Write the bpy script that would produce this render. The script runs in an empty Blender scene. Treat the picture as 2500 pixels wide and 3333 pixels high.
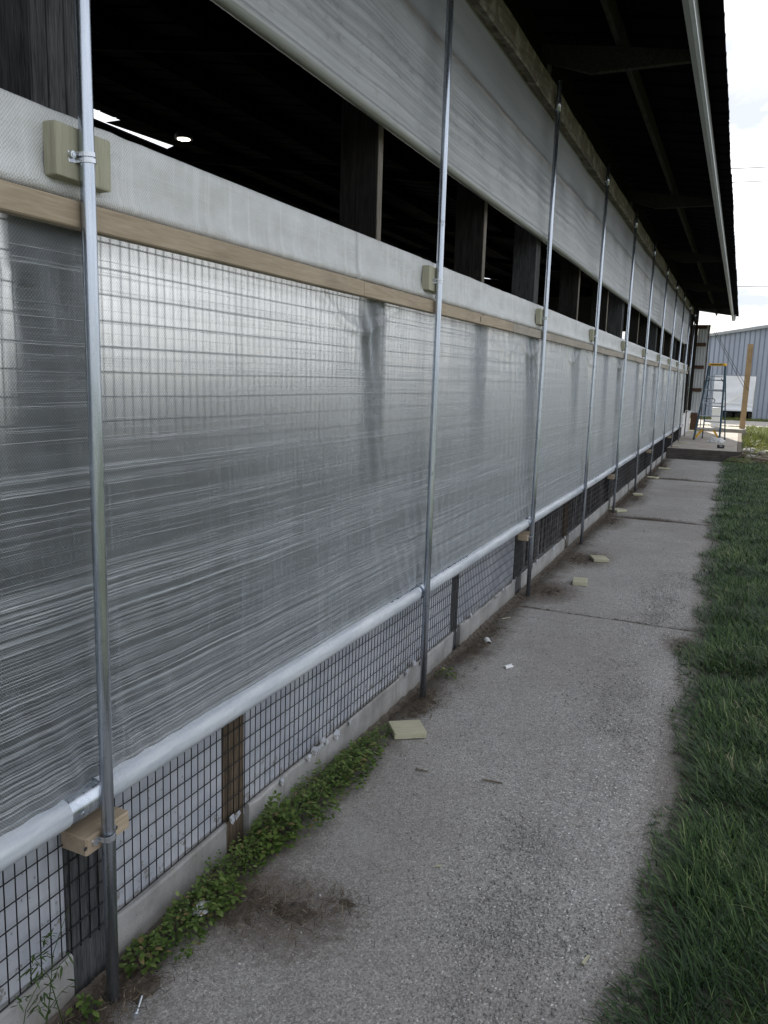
import bpy, bmesh, math, random
import numpy as np
from mathutils import Vector, Matrix
random.seed(7); RNG = np.random.default_rng(11)
S = bpy.context.scene
COL = S.collection
R_ = math.radians
PI = math.pi

# ------------------------------------------------------------------ camera
def cam_axes(yaw, pitch, roll):
    y, p, r = R_(yaw), R_(pitch), R_(roll)
    f = Vector((-math.sin(y)*math.cos(p), math.cos(y)*math.cos(p), -math.sin(p)))
    ri = Vector((math.cos(y), math.sin(y), 0)); up = ri.cross(f)
    return ri*math.cos(r)+up*math.sin(r), -ri*math.sin(r)+up*math.cos(r), f
cd = bpy.data.cameras.new('camera'); cam = bpy.data.objects.new('camera', cd); COL.objects.link(cam)
a, b, c = cam_axes(23.695, 9.6615, 1.7112)
cam.matrix_world = Matrix(((a.x, b.x, -c.x, 1.477), (a.y, b.y, -c.y, 0), (a.z, b.z, -c.z, 1.78), (0, 0, 0, 1)))
cd.sensor_fit = 'VERTICAL'; cd.sensor_height = 36; cd.lens = 28.0; cd.clip_start = 0.05; cd.clip_end = 2000
S.camera = cam
# ------------------------------------------------------------------ world + sun + exposure
SUN_AZ, SUN_EL = 13.0, 31.0          # degrees left of the wall's direction (+Y), elevation
w = bpy.data.worlds.new('World'); S.world = w; w.use_nodes = True
nt = w.node_tree; nt.nodes.clear()
def wn(t, **k):
    n = nt.nodes.new(t)
    for q, v in k.items(): setattr(n, q, v)
    return n
sky = wn('ShaderNodeTexSky', sky_type='NISHITA', sun_disc=False, sun_elevation=R_(SUN_EL), sun_rotation=R_(-SUN_AZ))
sky.air_density = 1.0; sky.dust_density = 1.6; sky.ozone_density = 1.0
tc = wn('ShaderNodeTexCoord'); sp = wn('ShaderNodeSeparateXYZ'); nt.links.new(tc.outputs['Generated'], sp.inputs[0])
def wm(op, a, b=None, clamp=False):
    n = wn('ShaderNodeMath', operation=op, use_clamp=clamp)
    for i, v in enumerate((a, b)):
        if v is None: continue
        if isinstance(v, (int, float)): n.inputs[i].default_value = v
        else: nt.links.new(v, n.inputs[i])
    return n.outputs[0]
zz = wm('ADD', wm('MAXIMUM', sp.outputs[2], 0.0), 0.22)
cv = wn('ShaderNodeCombineXYZ'); nt.links.new(wm('DIVIDE', sp.outputs[0], zz), cv.inputs[0]); nt.links.new(wm('DIVIDE', sp.outputs[1], zz), cv.inputs[1])
n1 = wn('ShaderNodeTexNoise'); n1.inputs['Scale'].default_value = 2.4; n1.inputs['Detail'].default_value = 8; n1.inputs['Roughness'].default_value = .58; n1.inputs['Distortion'].default_value = .5
nt.links.new(cv.outputs[0], n1.inputs['Vector'])
rp = wn('ShaderNodeValToRGB'); rp.color_ramp.elements[0].position = .30; rp.color_ramp.elements[1].position = .52
rp.color_ramp.elements[0].color = (.72, .72, .72, 1)
nt.links.new(n1.outputs[0], rp.inputs[0])
n2 = wn('ShaderNodeTexNoise'); n2.inputs['Scale'].default_value = 4.6; n2.inputs['Detail'].default_value = 6
nt.links.new(cv.outputs[0], n2.inputs['Vector'])
rc = wn('ShaderNodeValToRGB'); rc.color_ramp.elements[0].position = .42; rc.color_ramp.elements[1].position = .66
rc.color_ramp.elements[0].color = (4.7, 5.0, 5.5, 1); rc.color_ramp.elements[1].color = (9.1, 9.2, 9.4, 1)
nt.links.new(n2.outputs[0], rc.inputs[0])
mx = wn('ShaderNodeMix', data_type='RGBA'); nt.links.new(rp.outputs[0], mx.inputs['Factor']); nt.links.new(sky.outputs[0], mx.inputs['A']); nt.links.new(rc.outputs[0], mx.inputs['B'])
bg = wn('ShaderNodeBackground'); bg.inputs['Strength'].default_value = .1
nt.links.new(mx.outputs['Result'], bg.inputs['Color'])
ow = wn('ShaderNodeOutputWorld'); nt.links.new(bg.outputs[0], ow.inputs[0])
sl = bpy.data.lights.new('sun', 'SUN'); sl.energy = 4.2; sl.angle = R_(.6); sl.color = (1, .93, .82)
so = bpy.data.objects.new('sun', sl); COL.objects.link(so)
sd = Vector((-math.sin(R_(SUN_AZ))*math.cos(R_(SUN_EL)), math.cos(R_(SUN_AZ))*math.cos(R_(SUN_EL)), math.sin(R_(SUN_EL))))
so.rotation_euler = sd.to_track_quat('Z', 'Y').to_euler(); so.location = (0, 60, 60)
vs = S.view_settings; vs.view_transform = 'Standard'; vs.look = 'None'; vs.exposure = 0.92; vs.gamma = 1; vs.use_curve_mapping = False

# ------------------------------------------------------------------ material helper
class G:
    def __init__(s, name, rnd=False):
        s.m = bpy.data.materials.new(name); s.m.use_nodes = True; s.t = s.m.node_tree; s.t.nodes.clear()
        c = s.node('ShaderNodeTexCoord'); s.obj = c.outputs['Object']
        if rnd:
            i = s.node('ShaderNodeObjectInfo'); v = s.node('ShaderNodeVectorMath', operation='MULTIPLY_ADD')
            cb = s.node('ShaderNodeCombineXYZ')
            for k in range(3): s.link(i.outputs['Random'], cb.inputs[k])
            s.link(cb.outputs[0], v.inputs[0]); v.inputs[1].default_value = (37, 91, 53); s.link(s.obj, v.inputs[2]); s.obj = v.outputs[0]
            s.rand = i.outputs['Random']
        sp = s.node('ShaderNodeSeparateXYZ'); s.link(s.obj, sp.inputs[0]); s.x, s.y, s.z = sp.outputs
    def node(s, t, **k):
        n = s.t.nodes.new(t)
        for q, v in k.items(): setattr(n, q, v)
        return n
    def link(s, a, b): s.t.links.new(a, b)
    def set(s, inp, v):
        if v is None: return
        if isinstance(v, (int, float)):
            try: inp.default_value = v
            except TypeError: inp.default_value = (v, v, v, 1) if len(inp.default_value) == 4 else (v, v, v)
        elif isinstance(v, (tuple, list)):
            v = tuple(v); n = len(inp.default_value); inp.default_value = v+(1,) if n == 4 and len(v) == 3 else v
        else: s.link(v, inp)
    def scale(s, sx, sy, sz):
        n = s.node('ShaderNodeVectorMath', operation='MULTIPLY'); s.link(s.obj, n.inputs[0]); n.inputs[1].default_value = (sx, sy, sz); return n.outputs[0]
    def noise(s, vec=None, sc=5, det=3, ro=.5, dist=0, lo=None, hi=None, col=False):
        n = s.node('ShaderNodeTexNoise'); s.link(vec or s.obj, n.inputs['Vector'])
        for k, v in (('Scale', sc), ('Detail', det), ('Roughness', ro), ('Distortion', dist)): n.inputs[k].default_value = v
        o = n.outputs[1 if col else 0]
        return o if lo is None else s.rng(o, lo, hi)
    def vor(s, vec=None, sc=5, feat='F1', out=0, rnd=1):
        n = s.node('ShaderNodeTexVoronoi', feature=feat); s.link(vec or s.obj, n.inputs['Vector']); n.inputs['Scale'].default_value = sc; n.inputs['Randomness'].default_value = rnd
        return n.outputs[out]
    def rng(s, v, lo, hi, a=0, b=1):
        n = s.node('ShaderNodeMapRange'); s.set(n.inputs[0], v)
        for i, q in enumerate((lo, hi, a, b)): s.set(n.inputs[i+1], q)
        return n.outputs[0]
    def ma(s, op, a, b=None, c=None, cl=False):
        n = s.node('ShaderNodeMath', operation=op, use_clamp=cl)
        for i, v in enumerate((a, b, c)): s.set(n.inputs[i], v)
        return n.outputs[0]
    def ramp(s, f, st):
        n = s.node('ShaderNodeValToRGB'); s.link(f, n.inputs[0]); e = n.color_ramp.elements
        while len(e) < len(st): e.new(.5)
        for q, (p, c) in zip(e, st): q.position = p; q.color = tuple(c)+(1,) if len(c) == 3 else c
        return n.outputs[0]
    def mix(s, f, a, b, mode='MIX'):
        n = s.node('ShaderNodeMix', data_type='RGBA', blend_type=mode)
        s.set(n.inputs['Factor'], f)
        s.set([i for i in n.inputs if i.identifier == 'A_Color'][0], a); s.set([i for i in n.inputs if i.identifier == 'B_Color'][0], b)
        return [o for o in n.outputs if o.identifier == 'Result_Color'][0]
    def bump(s, h, st=.3, d=.01):
        n = s.node('ShaderNodeBump'); n.inputs['Strength'].default_value = st; n.inputs['Distance'].default_value = d; s.link(h, n.inputs['Height']); return n.outputs[0]
    def pr(s, col, rough=.6, metal=0, nrm=None, **k):
        n = s.node('ShaderNodeBsdfPrincipled'); s.set(n.inputs['Base Color'], col); s.set(n.inputs['Roughness'], rough); s.set(n.inputs['Metallic'], metal)
        if nrm is not None: s.link(nrm, n.inputs['Normal'])
        for q, v in k.items(): s.set(n.inputs[q.replace('_', ' ')], v)
        return n.outputs[0]
    def sh(s, t, **k):
        n = s.node(t)
        for q, v in k.items(): s.set(n.inputs[q], v)
        return n.outputs[0]
    def mixs(s, f, a, b):
        n = s.node('ShaderNodeMixShader'); s.set(n.inputs[0], f); s.link(a, n.inputs[1]); s.link(b, n.inputs[2]); return n.outputs[0]
    def out(s, sh):
        o = s.node('ShaderNodeOutputMaterial'); s.link(sh, o.inputs[0]); return s.m
M = {}
def simple(name, col, rough=.6, metal=0, var=.25, sc=20, rnd=True, bump=.15, stretch=(1, 1, 1), spec=.5):
    g = G(name, rnd); n = g.noise(g.scale(*stretch), sc, 5, .6)
    c = g.mix(g.rng(n, .3, .7), tuple(v*(1-var) for v in col), tuple(min(1, v*(1+var)) for v in col))
    M[name] = g.out(g.pr(c, rough, metal, g.bump(n, bump, .004), Specular_IOR_Level=spec))
def wood(name, light, dark, axis='y', rough=.75, bump=.35, gsc=1.0, stain=None, knots=True, spec=.25):
    """grain runs along axis"""
    g = G(name, True); st = {'x': (.8, 14, 14), 'y': (14, .8, 14), 'z': (14, 14, .8)}[axis]
    v = g.scale(*[q*gsc for q in st]); n1 = g.noise(v, 6, 6, .6, 1.2); n2 = g.noise(v, 22, 4, .6, .3); n3 = g.noise(None, 3, 3)
    f = g.ma('ADD', g.ma('MULTIPLY', n1, .6), g.ma('MULTIPLY', n2, .4))
    c = g.ramp(f, [(.36, dark), (.62, light)])
    c = g.mix(g.ma('MULTIPLY', g.rng(n3, .5, .75), .45), c, tuple(q*.55 for q in dark))
    if knots:
        k = g.vor(g.scale(*{'x': (3, 9, 9), 'y': (9, 3, 9), 'z': (9, 9, 3)}[axis]), 1.0)
        c = g.mix(g.rng(k, .05, .1, .75, 0), c, tuple(q*.3 for q in dark))
    if stain:
        c = g.mix(g.ma('MULTIPLY', g.rng(g.noise(None, 7, 5, .65), .5, .62), stain[1]), c, stain[0])
    M[name] = g.out(g.pr(c, rough, 0, g.bump(f, bump, .004), Specular_IOR_Level=spec))
wood('new_pine', (.46, .38, .285), (.33, .26, .185), 'y', .62, .2, .8)
wood('grey_pine', (.44, .40, .35), (.31, .275, .24), 'y', .75, .3, .8)
wood('treated_pine', (.46, .45, .35), (.35, .34, .255), 'z', .7, .2, .9, knots=False)
wood('scrap_pine', (.50, .49, .37), (.40, .38, .27), 'x', .65, .2, .9, knots=False)
wood('old_post', (.105, .107, .112), (.018, .019, .021), 'z', .85, .8, 1.0)
wood('dark_frame', (.012, .011, .010), (.004, .004, .004), 'y', .9, .5, .7, spec=.03)  # near-black base colour stands in for deep shade on the framing
wood('dark_upright', (.040, .037, .035), (.010, .0095, .009), 'z', .85, .5, .7, spec=.08)
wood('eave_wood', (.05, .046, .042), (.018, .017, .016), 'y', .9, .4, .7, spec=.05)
wood('lit_plank_edge', (.25, .225, .195), (.11, .095, .08), 'z', .8, .4, 1.0)  # paler wood: light on the plank fronts put into the colour
wood('header_wood', (.20, .18, .15), (.055, .047, .038), 'y', .9, .9, .6, ((.30, .29, .26), .6))
wood('rotten_post', (.15, .115, .08), (.04, .03, .022), 'z', .95, 1.0, .7)
wood('slat_wood', (.17, .165, .165), (.045, .043, .045), 'z', .85, .5, .8, ((.42, .42, .44), .35))
wood('yard_post', (.47, .34, .20), (.30, .20, .11), 'z', .8, .3, .9)
wood('girt_wood', (.12, .07, .045), (.04, .024, .016), 'x', .85, .4, .9)
wood('deck_board', (.12, .11, .10), (.04, .036, .033), 'x', .9, .5, .7)
wood('rubble_wood', (.22, .18, .14), (.08, .065, .05), 'y', .9, .5, 1)
simple('black_wire', (.012, .012, .014), .45, .3, .3, 40, False)
simple('roof_metal', (.0028, .0032, .0044), .8, .0, .35, 3, False, .05, spec=.01)  # base colour lowered to near black to carry the deep shade under the roof
simple('fascia_metal', (.30, .32, .33), .42, .25, .12, 4, False, .03, (3, .4, 3))
simple('fascia_trim', (.62, .66, .68), .35, .2, .1, 6, False, .03)
simple('aluminium', (.52, .55, .6), .38, .6, .1, 30)
simple('fibreglass', (.035, .075, .11), .45, 0, .15, 8)
simple('yellow_plastic', (.75, .42, .02), .45, 0, .08, 8)
simple('black_plastic', (.02, .02, .022), .45, 0, .2, 20)
simple('foam', (.78, .80, .80), .7, 0, .06, 25)
simple('white_pvc', (.74, .75, .76), .35, 0, .04, 10)
simple('rope_white', (.75, .75, .72), .8, 0, .1, 60)
simple('cable_dark', (.03, .03, .035), .5, 0, .2, 30)
simple('zinc', (.62, .65, .70), .25, .85, .1, 60)
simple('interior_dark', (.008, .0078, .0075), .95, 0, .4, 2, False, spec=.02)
simple('door_sheet', (.74, .76, .80), .5, 0, .06, 2, False)
simple('barn_wall_grey', (.05, .048, .045), .9, 0, .2, 4, False)
simple('stone', (.36, .35, .33), .85, 0, .3, 12)
def siding(name, col, pitch, rough):
    g = G(name); n = g.noise(g.scale(1, 1, .25), 1.2, 5, .6)
    M[name] = g.out(g.pr(g.mix(g.rng(n, .35, .7), tuple(q*.86 for q in col), tuple(q*1.06 for q in col)), rough, .1, g.bump(n, .06, .01)))
siding('blue_siding', (.33, .375, .45), .3, .45)
siding('blue_rib_shade', (.20, .23, .29), .3, .45)  # siding blue darkened: the shading of the ribs is put into the colour
siding('white_siding', (.58, .61, .64), .3, .45)
# galvanised pipe
g = G('galvanised', True); n = g.noise(g.scale(40, 40, 2.2), 1, 5, .65); n2 = g.noise(None, 14, 4, .7)
c = g.mix(g.rng(n, .35, .65), (.40, .45, .52), (.62, .67, .75)); c = g.mix(g.rng(n2, .62, .72, 0, .65), c, (.16, .17, .18))
M['galvanised'] = g.out(g.pr(c, g.rng(n, .3, .7, .20, .34), .92, g.bump(n, .05, .002)))
# woven poly sheet of the lower curtain
g = G('woven_poly')
wob = g.noise(g.scale(.5, .8, .5), 1, 2, .5); zc = g.ma('MULTIPLY_ADD', wob, .018, g.z)
def vec(x, y, z):
    n = g.node('ShaderNodeCombineXYZ')
    for i, v in enumerate((x, y, z)): g.set(n.inputs[i], v)
    return n.outputs[0]
def v2(a, b): return vec(0.0, g.ma('MULTIPLY', g.y, a), g.ma('MULTIPLY', zc, b))
weave = g.ma('MULTIPLY', g.ma('SINE', g.ma('MULTIPLY', g.y, 2*PI/.0085)), g.ma('SINE', g.ma('MULTIPLY', zc, 2*PI/.0105)))
weave = g.rng(weave, -.35, .75)
fine = g.rng(g.noise(v2(.35, 80), 1, 4, .75), .54, .68)          # thin bright drawn threads
fine2 = g.rng(g.noise(v2(.9, 190), 1, 2, .6), .50, .66)
broad = g.rng(g.noise(v2(.30, 11), 1, 4, .65), .32, .72)
blot = g.rng(g.noise(None, 2.6, 5, .62), .34, .7)
vert = g.rng(g.noise(g.scale(1, 9, .9), 1.4, 3, .6), .35, .7)
seam = g.ma('PINGPONG', g.ma('MULTIPLY_ADD', g.noise(g.scale(0, .9, .35), 1, 2), .12, g.y), .29)
seam = g.rng(seam, .0022, .0035, 1, 0)
stk = g.ma('MAXIMUM', fine, g.ma('MULTIPLY', fine2, g.rng(broad, .1, .9)))
d = g.ma('MULTIPLY_ADD', g.ma('MULTIPLY', stk, g.rng(blot, 0, 1, .45, 1.0)), .20, .05)
d = g.ma('MULTIPLY_ADD', broad, .05, d); d = g.ma('MULTIPLY_ADD', blot, .05, d); d = g.ma('MULTIPLY_ADD', vert, .05, d)
d = g.ma('MULTIPLY_ADD', weave, .13, d); d = g.ma('MULTIPLY_ADD', seam, .16, d)
lw = g.node('ShaderNodeLayerWeight'); lw.inputs[0].default_value = .5
crk = g.rng(g.noise(g.scale(1, 5, 2.2), 2.2, 5, .62, 1.2), .3, .7)
hgt = g.ma('ADD', g.ma('MULTIPLY', crk, 1.6), g.ma('ADD', g.ma('MULTIPLY', weave, .25), g.ma('ADD', g.ma('MULTIPLY', fine, .5), g.ma('ADD', g.ma('MULTIPLY', broad, .35), g.ma('MULTIPLY', vert, 2.2)))))
nb = g.bump(hgt, .55, .0035); g.link(nb, lw.inputs['Normal'])
face = lw.outputs['Facing']
d = g.ma('ADD', d, g.ma('MULTIPLY', g.ma('POWER', face, 2.4), .72), cl=True)
sch = g.ma('MULTIPLY_ADD', g.ma('POWER', face, 3.5), .55, .04)
wk = g.ma('MAXIMUM', weave, g.ma('MULTIPLY', stk, .7))
dcol = g.mix(wk, (.30, .35, .41), (.87, .94, 1.0)); rcol = g.mix(weave, (.80, .80, .77), (1, .99, .95))
dif = g.mixs(.30, g.sh('ShaderNodeBsdfDiffuse', Color=dcol, Normal=nb), g.sh('ShaderNodeBsdfTranslucent', Color=(.78, .79, .78)))
tr = g.mixs(.92, g.sh('ShaderNodeBsdfTransparent', Color=(.93, .93, .92)), g.sh('ShaderNodeBsdfRefraction', Color=rcol, Roughness=.50, IOR=1.27))
base = g.mixs(d, tr, dif)
M['woven_poly'] = g.out(g.mixs(sch, base, g.sh('ShaderNodeBsdfGlossy', Color=(.95, .97, 1), Roughness=.24, Normal=nb)))
g = G('weft_thread'); n = g.noise(g.scale(1, 3, 20), 2, 3, .6)
c = g.mix(g.rng(n, .3, .7), (.40, .45, .50), (.80, .85, .90))
M['weft_thread'] = g.out(g.mixs(.10, g.mixs(.45, g.sh('ShaderNodeBsdfDiffuse', Color=c), g.sh('ShaderNodeBsdfTranslucent', Color=(.85, .85, .83))), g.sh('ShaderNodeBsdfGlossy', Color=(.95, .97, 1), Roughness=.3)))
# poly wrapped round pipe
g = G('wrapped_poly'); fl = g.noise(g.scale(6, 30, 6), 1, 4, .6); cl = g.noise(g.scale(14, 1.6, 14), 1.5, 4, .6); ring = g.noise(g.scale(.3, 55, .3), 1, 2, .5)
M['wrapped_poly'] = g.out(g.pr(g.mix(g.rng(cl, .35, .65), (.40, .44, .50), (.60, .63, .67)), .20, 0, g.bump(g.ma('ADD', g.ma('MULTIPLY', fl, .5), g.ma('MULTIPLY', ring, 1.3)), .6, .005), Subsurface_Weight=0.0))
# poly stretched over the band board
g = G('band_poly'); wv = g.ma('MULTIPLY', g.ma('SINE', g.ma('MULTIPLY', g.y, 2*PI/.0085)), g.ma('SINE', g.ma('MULTIPLY', g.z, 2*PI/.0105)))
n = g.noise(g.scale(1, 2.2, 4), 2.5, 5, .62); n2 = g.noise(g.scale(1, .5, 60), 1.2, 4, .7); vt = g.noise(g.scale(1, 14, 1.2), 1, 3, .6)
c = g.mix(g.rng(n, .30, .72), (.58, .59, .59), (.76, .78, .82)); c = g.mix(g.rng(n2, .5, .7, 0, .22), c, (.86, .88, .92)); cr = g.noise(g.scale(1, 3.2, 7), 3, 6, .66, 1.5); c = g.mix(g.rng(cr, .54, .66, 0, .18), c, (.84, .87, .92)); vt2 = g.noise(g.scale(1, 42, 2.0), 1, 3, .6); c = g.mix(g.rng(vt2, .54, .66, 0, .32), c, (.93, .95, .98)); c = g.mix(g.rng(wv, -.3, .8, 0, .42), c, (.34, .34, .33))
M['band_poly'] = g.out(g.pr(c, .27, 0, g.bump(g.ma('ADD', g.ma('MULTIPLY', vt, 1.3), g.ma('ADD', g.ma('MULTIPLY', cr, 1.5), g.ma('MULTIPLY', wv, .2))), .6, .005)))
# old weathered upper curtain
g = G('old_curtain'); zc = g.ma('MULTIPLY_ADD', g.noise(g.scale(1, .25, .4), 1, 2), .06, g.z)
n = g.noise(v2(.25, 60), 1, 4, .7); n2 = g.noise(v2(.30, 7), 1, 6, .7); sp_ = g.noise(g.scale(1, 3, 7), 4, 6, .75); vs_ = g.noise(g.scale(1, 1.6, .25), 1.2, 3, .55)
n2 = g.noise(v2(.22, 5), 1, 7, .72)
c = g.mix(g.rng(n2, .38, .62), (.215, .228, .248), (.33, .35, .378))
low = g.rng(g.z, 3.32, 3.46, 1, 0)
c = g.mix(g.ma('MULTIPLY', g.rng(n, .44, .66), g.ma('MULTIPLY', low, .5)), c, (.62, .64, .67))
c = g.mix(g.ma('MULTIPLY', g.rng(sp_, .54, .66), g.rng(g.z, 3.15, 3.45, .7, .08)), c, (.13, .125, .115))
dl = g.rng(g.ma('ABSOLUTE', g.ma('SUBTRACT', zc, 3.475)), 0, .035, 1, 0)
c = g.mix(g.ma('MULTIPLY', dl, g.rng(sp_, .35, .6, .45, .95)), c, (.13, .11, .085))
c = g.mix(g.rng(vs_, .6, .75, 0, .25), c, (.22, .22, .215)); c = g.mix(g.rng(g.z, 3.15, 2.92, 0, .35), c, (.60, .62, .65))
c = g.mix(g.rng(g.z, 2.90, 2.86, 0, .45), c, (.30, .31, .22))
nb = g.bump(g.ma('ADD', g.ma('MULTIPLY', g.ma('MULTIPLY', n, low), 1.4), g.ma('MULTIPLY', n2, .8)), .35, .008)
pb = g.pr(c, .36, 0, nb, Specular_IOR_Level=.6)
M['old_curtain'] = g.out(g.mixs(.14, pb, g.sh('ShaderNodeBsdfTranslucent', Color=(.5, .5, .5))))
# concrete of the foundation wall
g = G('wall_concrete'); n = g.noise(None, 4, 6, .65); p = g.vor(None, 60); n2 = g.noise(g.scale(1, 9, 1.4), 2.2, 4, .6); fn = g.noise(None, 90, 3, .7)
c = g.ramp(n, [(.32, (.19, .19, .187)), (.68, (.37, .37, .365))]); c = g.mix(g.rng(n2, .5, .7, 0, .6), c, (.19, .175, .155)); c = g.mix(g.rng(p, .04, .16, .75, 0), c, (.10, .10, .10))
c = g.mix(g.rng(g.z, .07, .0, 0, .55), c, (.16, .135, .11))
M['wall_concrete'] = g.out(g.pr(c, .9, 0, g.bump(g.ma('ADD', g.ma('MULTIPLY', fn, .5), g.ma('MULTIPLY', g.rng(p, 0, .25), .5)), .5, .004)))
# white peeling paint
g = G('peeling_paint'); n = g.noise(None, 22, 6, .72); n2 = g.noise(None, 5, 4, .6); p = g.vor(g.scale(1, 1, .7), 42, rnd=1)
base = g.mix(g.rng(n2, .35, .7), (.36, .385, .44), (.48, .50, .545))
lowm = g.rng(g.z, .15, .34, .55, 0)
mk = g.rng(g.ma('ADD', n, g.ma('MULTIPLY', lowm, .22)), .68, .695); c = g.mix(mk, base, (.24, .235, .225))
ch = g.ma('MULTIPLY', g.rng(p, .10, .15, 1, 0), g.rng(g.noise(None, 9, 2), .44, .5)); c = g.mix(g.ma('MULTIPLY', ch, .85), c, (.20, .20, .21))
M['peeling_paint'] = g.out(g.pr(c, .55, 0, g.bump(g.ma('SUBTRACT', 1.0, g.ma('MAXIMUM', mk, ch)), .5, .003)))
# path slabs: worn concrete with exposed aggregate toward the lawn
g = G('path_concrete'); n = g.noise(None, 1.7, 6, .62); n2 = g.noise(None, 0.55, 3, .5); fn = g.noise(None, 150, 4, .75); mid = g.noise(None, 26, 5, .7)
ag = g.rng(g.ma('ADD', g.x, g.ma('MULTIPLY_ADD', n, .9, -.45)), .35, .95)
vd = g.vor(None, 85); vc = g.vor(None, 85, out=1); sepc = g.node('ShaderNodeSeparateColor'); g.link(vc, sepc.inputs[0]); vr = sepc.outputs[0]
vd2 = g.vor(None, 210); vc2 = g.vor(None, 210, out=1); sep2 = g.node('ShaderNodeSeparateColor'); g.link(vc2, sep2.inputs[0])
c = g.ramp(n, [(.30, (.205, .199, .189)), (.70, (.305, .298, .286))])
c = g.mix(g.rng(fn, .35, .7, 0, .6), c, (.42, .41, .405)); c = g.mix(g.rng(mid, .55, .7, 0, .4), c, (.16, .148, .14))
c = g.mix(g.ma('MULTIPLY', g.rng(sep2.outputs[0], .86, .93), g.rng(vd2, .3, .5, .75, 0)), c, (.66, .65, .64))
stone = g.ma('MULTIPLY', ag, g.ma('MULTIPLY', g.rng(vd, .34, .46, 1, 0), g.rng(vr, .30, .36)))
sc_ = g.ramp(vr, [(.3, (.15, .147, .145)), (.6, (.28, .275, .27)), (.86, (.42, .415, .41)), (.97, (.66, .65, .64))])
c = g.mix(stone, c, sc_)
vc3 = g.vor(None, 150, out=1); sep3 = g.node('ShaderNodeSeparateColor'); g.link(vc3, sep3.inputs[0]); vc4 = g.vor(None, 330, out=1); sep4 = g.node('ShaderNodeSeparateColor'); g.link(vc4, sep4.inputs[0])
gr = g.ma('MULTIPLY', g.rng(sep3.outputs[1], 0, 1, .68, 1.30), g.rng(sep4.outputs[1], 0, 1, .76, 1.22))
vm = g.node('ShaderNodeVectorMath', operation='SCALE'); g.link(c, vm.inputs[0]); g.link(gr, vm.inputs['Scale']); c = vm.outputs[0]
dk = g.ma('MULTIPLY', g.rng(n2, .45, .62, 0, .35), 1.0); c = g.mix(dk, c, (.17, .15, .135))
wl = g.rng(g.ma('ADD', g.x, g.ma('MULTIPLY_ADD', g.noise(None, 3.2, 5, .65), -.55, .27)), -.06, .16, .85, 0); c = g.mix(wl, c, (.10, .085, .07))
lt = g.ma('MULTIPLY', g.rng(g.noise(None, 1.1, 4, .6), .54, .68), g.rng(g.x, .1, .8, .35, .05)); c = g.mix(lt, c, (.46, .465, .475))
c = g.mix(g.rng(g.ma('ADD', g.x, g.ma('MULTIPLY_ADD', mid, .3, -.15)), 1.22, 1.40, 0, .8), c, (.13, .112, .095)); c = g.mix(g.rng(g.x, 1.36, 1.46, 0, .9), c, (.035, .036, .022))
for (px, py, rx, ry, am) in ((.20, 2.08, .34, .26, .75), (.12, 6.65, .3, .45, .7), (.16, 8.15, .34, .5, .7), (1.26, 5.7, .16, .24, .6), (.5, 11.05, .7, .16, .7), (.5, 16.1, .8, .22, .7), (.1, 12.8, .26, .9, .6), (.1, 10.5, .25, .7, .6)):
    dx = g.ma('POWER', g.ma('MULTIPLY', g.ma('SUBTRACT', g.x, px), 1/rx), 2.0); dy = g.ma('POWER', g.ma('MULTIPLY', g.ma('SUBTRACT', g.y, py), 1/ry), 2.0)
    e = g.ma('ADD', g.ma('ADD', dx, dy), g.ma('MULTIPLY_ADD', mid, 2.6, -1.3)); c = g.mix(g.rng(e, .25, 1.0, am, 0), c, (.125, .105, .088))
hh = g.ma('ADD', g.ma('MULTIPLY', fn, .35), g.ma('MULTIPLY', stone, g.rng(vd, .5, .0, .0, 1.0)))
M['path_concrete'] = g.out(g.pr(c, .88, 0, g.bump(hh, .7, .006), Specular_IOR_Level=.3))
# deck
g = G('deck_concrete'); n = g.noise(None, 3, 6, .65); fn = g.noise(None, 40, 4, .7); sm = g.noise(g.scale(.6, 5, 1), 1.5, 4, .6)
c = g.ramp(n, [(.3, (.27, .235, .20)), (.7, (.44, .41, .37))]); c = g.mix(g.rng(sm, .52, .7, 0, .6), c, (.18, .145, .115)); c = g.mix(g.rng(fn, .6, .7, 0, .4), c, (.16, .14, .12))
M['deck_concrete'] = g.out(g.pr(c, .9, 0, g.bump(fn, .4, .004)))
# soil under lawn, far yard
g = G('yard_ground'); n = g.noise(None, .7, 6, .65); n2 = g.noise(None, 9, 5, .7); n3 = g.noise(None, .09, 3, .5)
c = g.ramp(n2, [(.32, (.035, .045, .018)), (.65, (.085, .10, .035))]); c = g.mix(g.rng(n, .5, .66, 0, .65), c, (.12, .10, .06))
M['yard_ground'] = g.out(g.pr(c, .95, 0, g.bump(n2, .6, .03)))
g = G('gravel_road'); n = g.noise(None, 3, 6, .7); c = g.ramp(n, [(.3, (.26, .23, .20)), (.7, (.48, .45, .41))]); M['gravel_road'] = g.out(g.pr(c, .95, 0, g.bump(n, .4, .02)))
def attr_mat(name, stops, rough=.6, transl=0, spec=.3, nz=None):
    g = G(name); a = g.node('ShaderNodeAttribute', attribute_name='rnd'); f = a.outputs['Fac']
    if nz: f = g.ma('ADD', g.ma('MULTIPLY', f, 1-nz[1]), g.ma('MULTIPLY', g.noise(None, nz[0], 3, .6, lo=.35, hi=.65), nz[1]))
    c = g.ramp(f, stops); p = g.pr(c, rough, 0, Specular_IOR_Level=spec)
    if transl: p = g.mixs(transl, p, g.sh('ShaderNodeBsdfTranslucent', Color=c))
    M[name] = g.out(p)
attr_mat('grass_blade', [(0, (.005, .017, .006)), (.4, (.022, .056, .017)), (.68, (.060, .120, .031)), (.88, (.15, .22, .075)), (1, (.42, .39, .25))], .4, .18, .22, (1.6, .25))
attr_mat('yard_grass', [(0, (.06, .085, .02)), (.5, (.13, .16, .035)), (.85, (.21, .22, .06)), (1, (.33, .29, .14))], .5, .3, .3, (1.2, .4))
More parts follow.
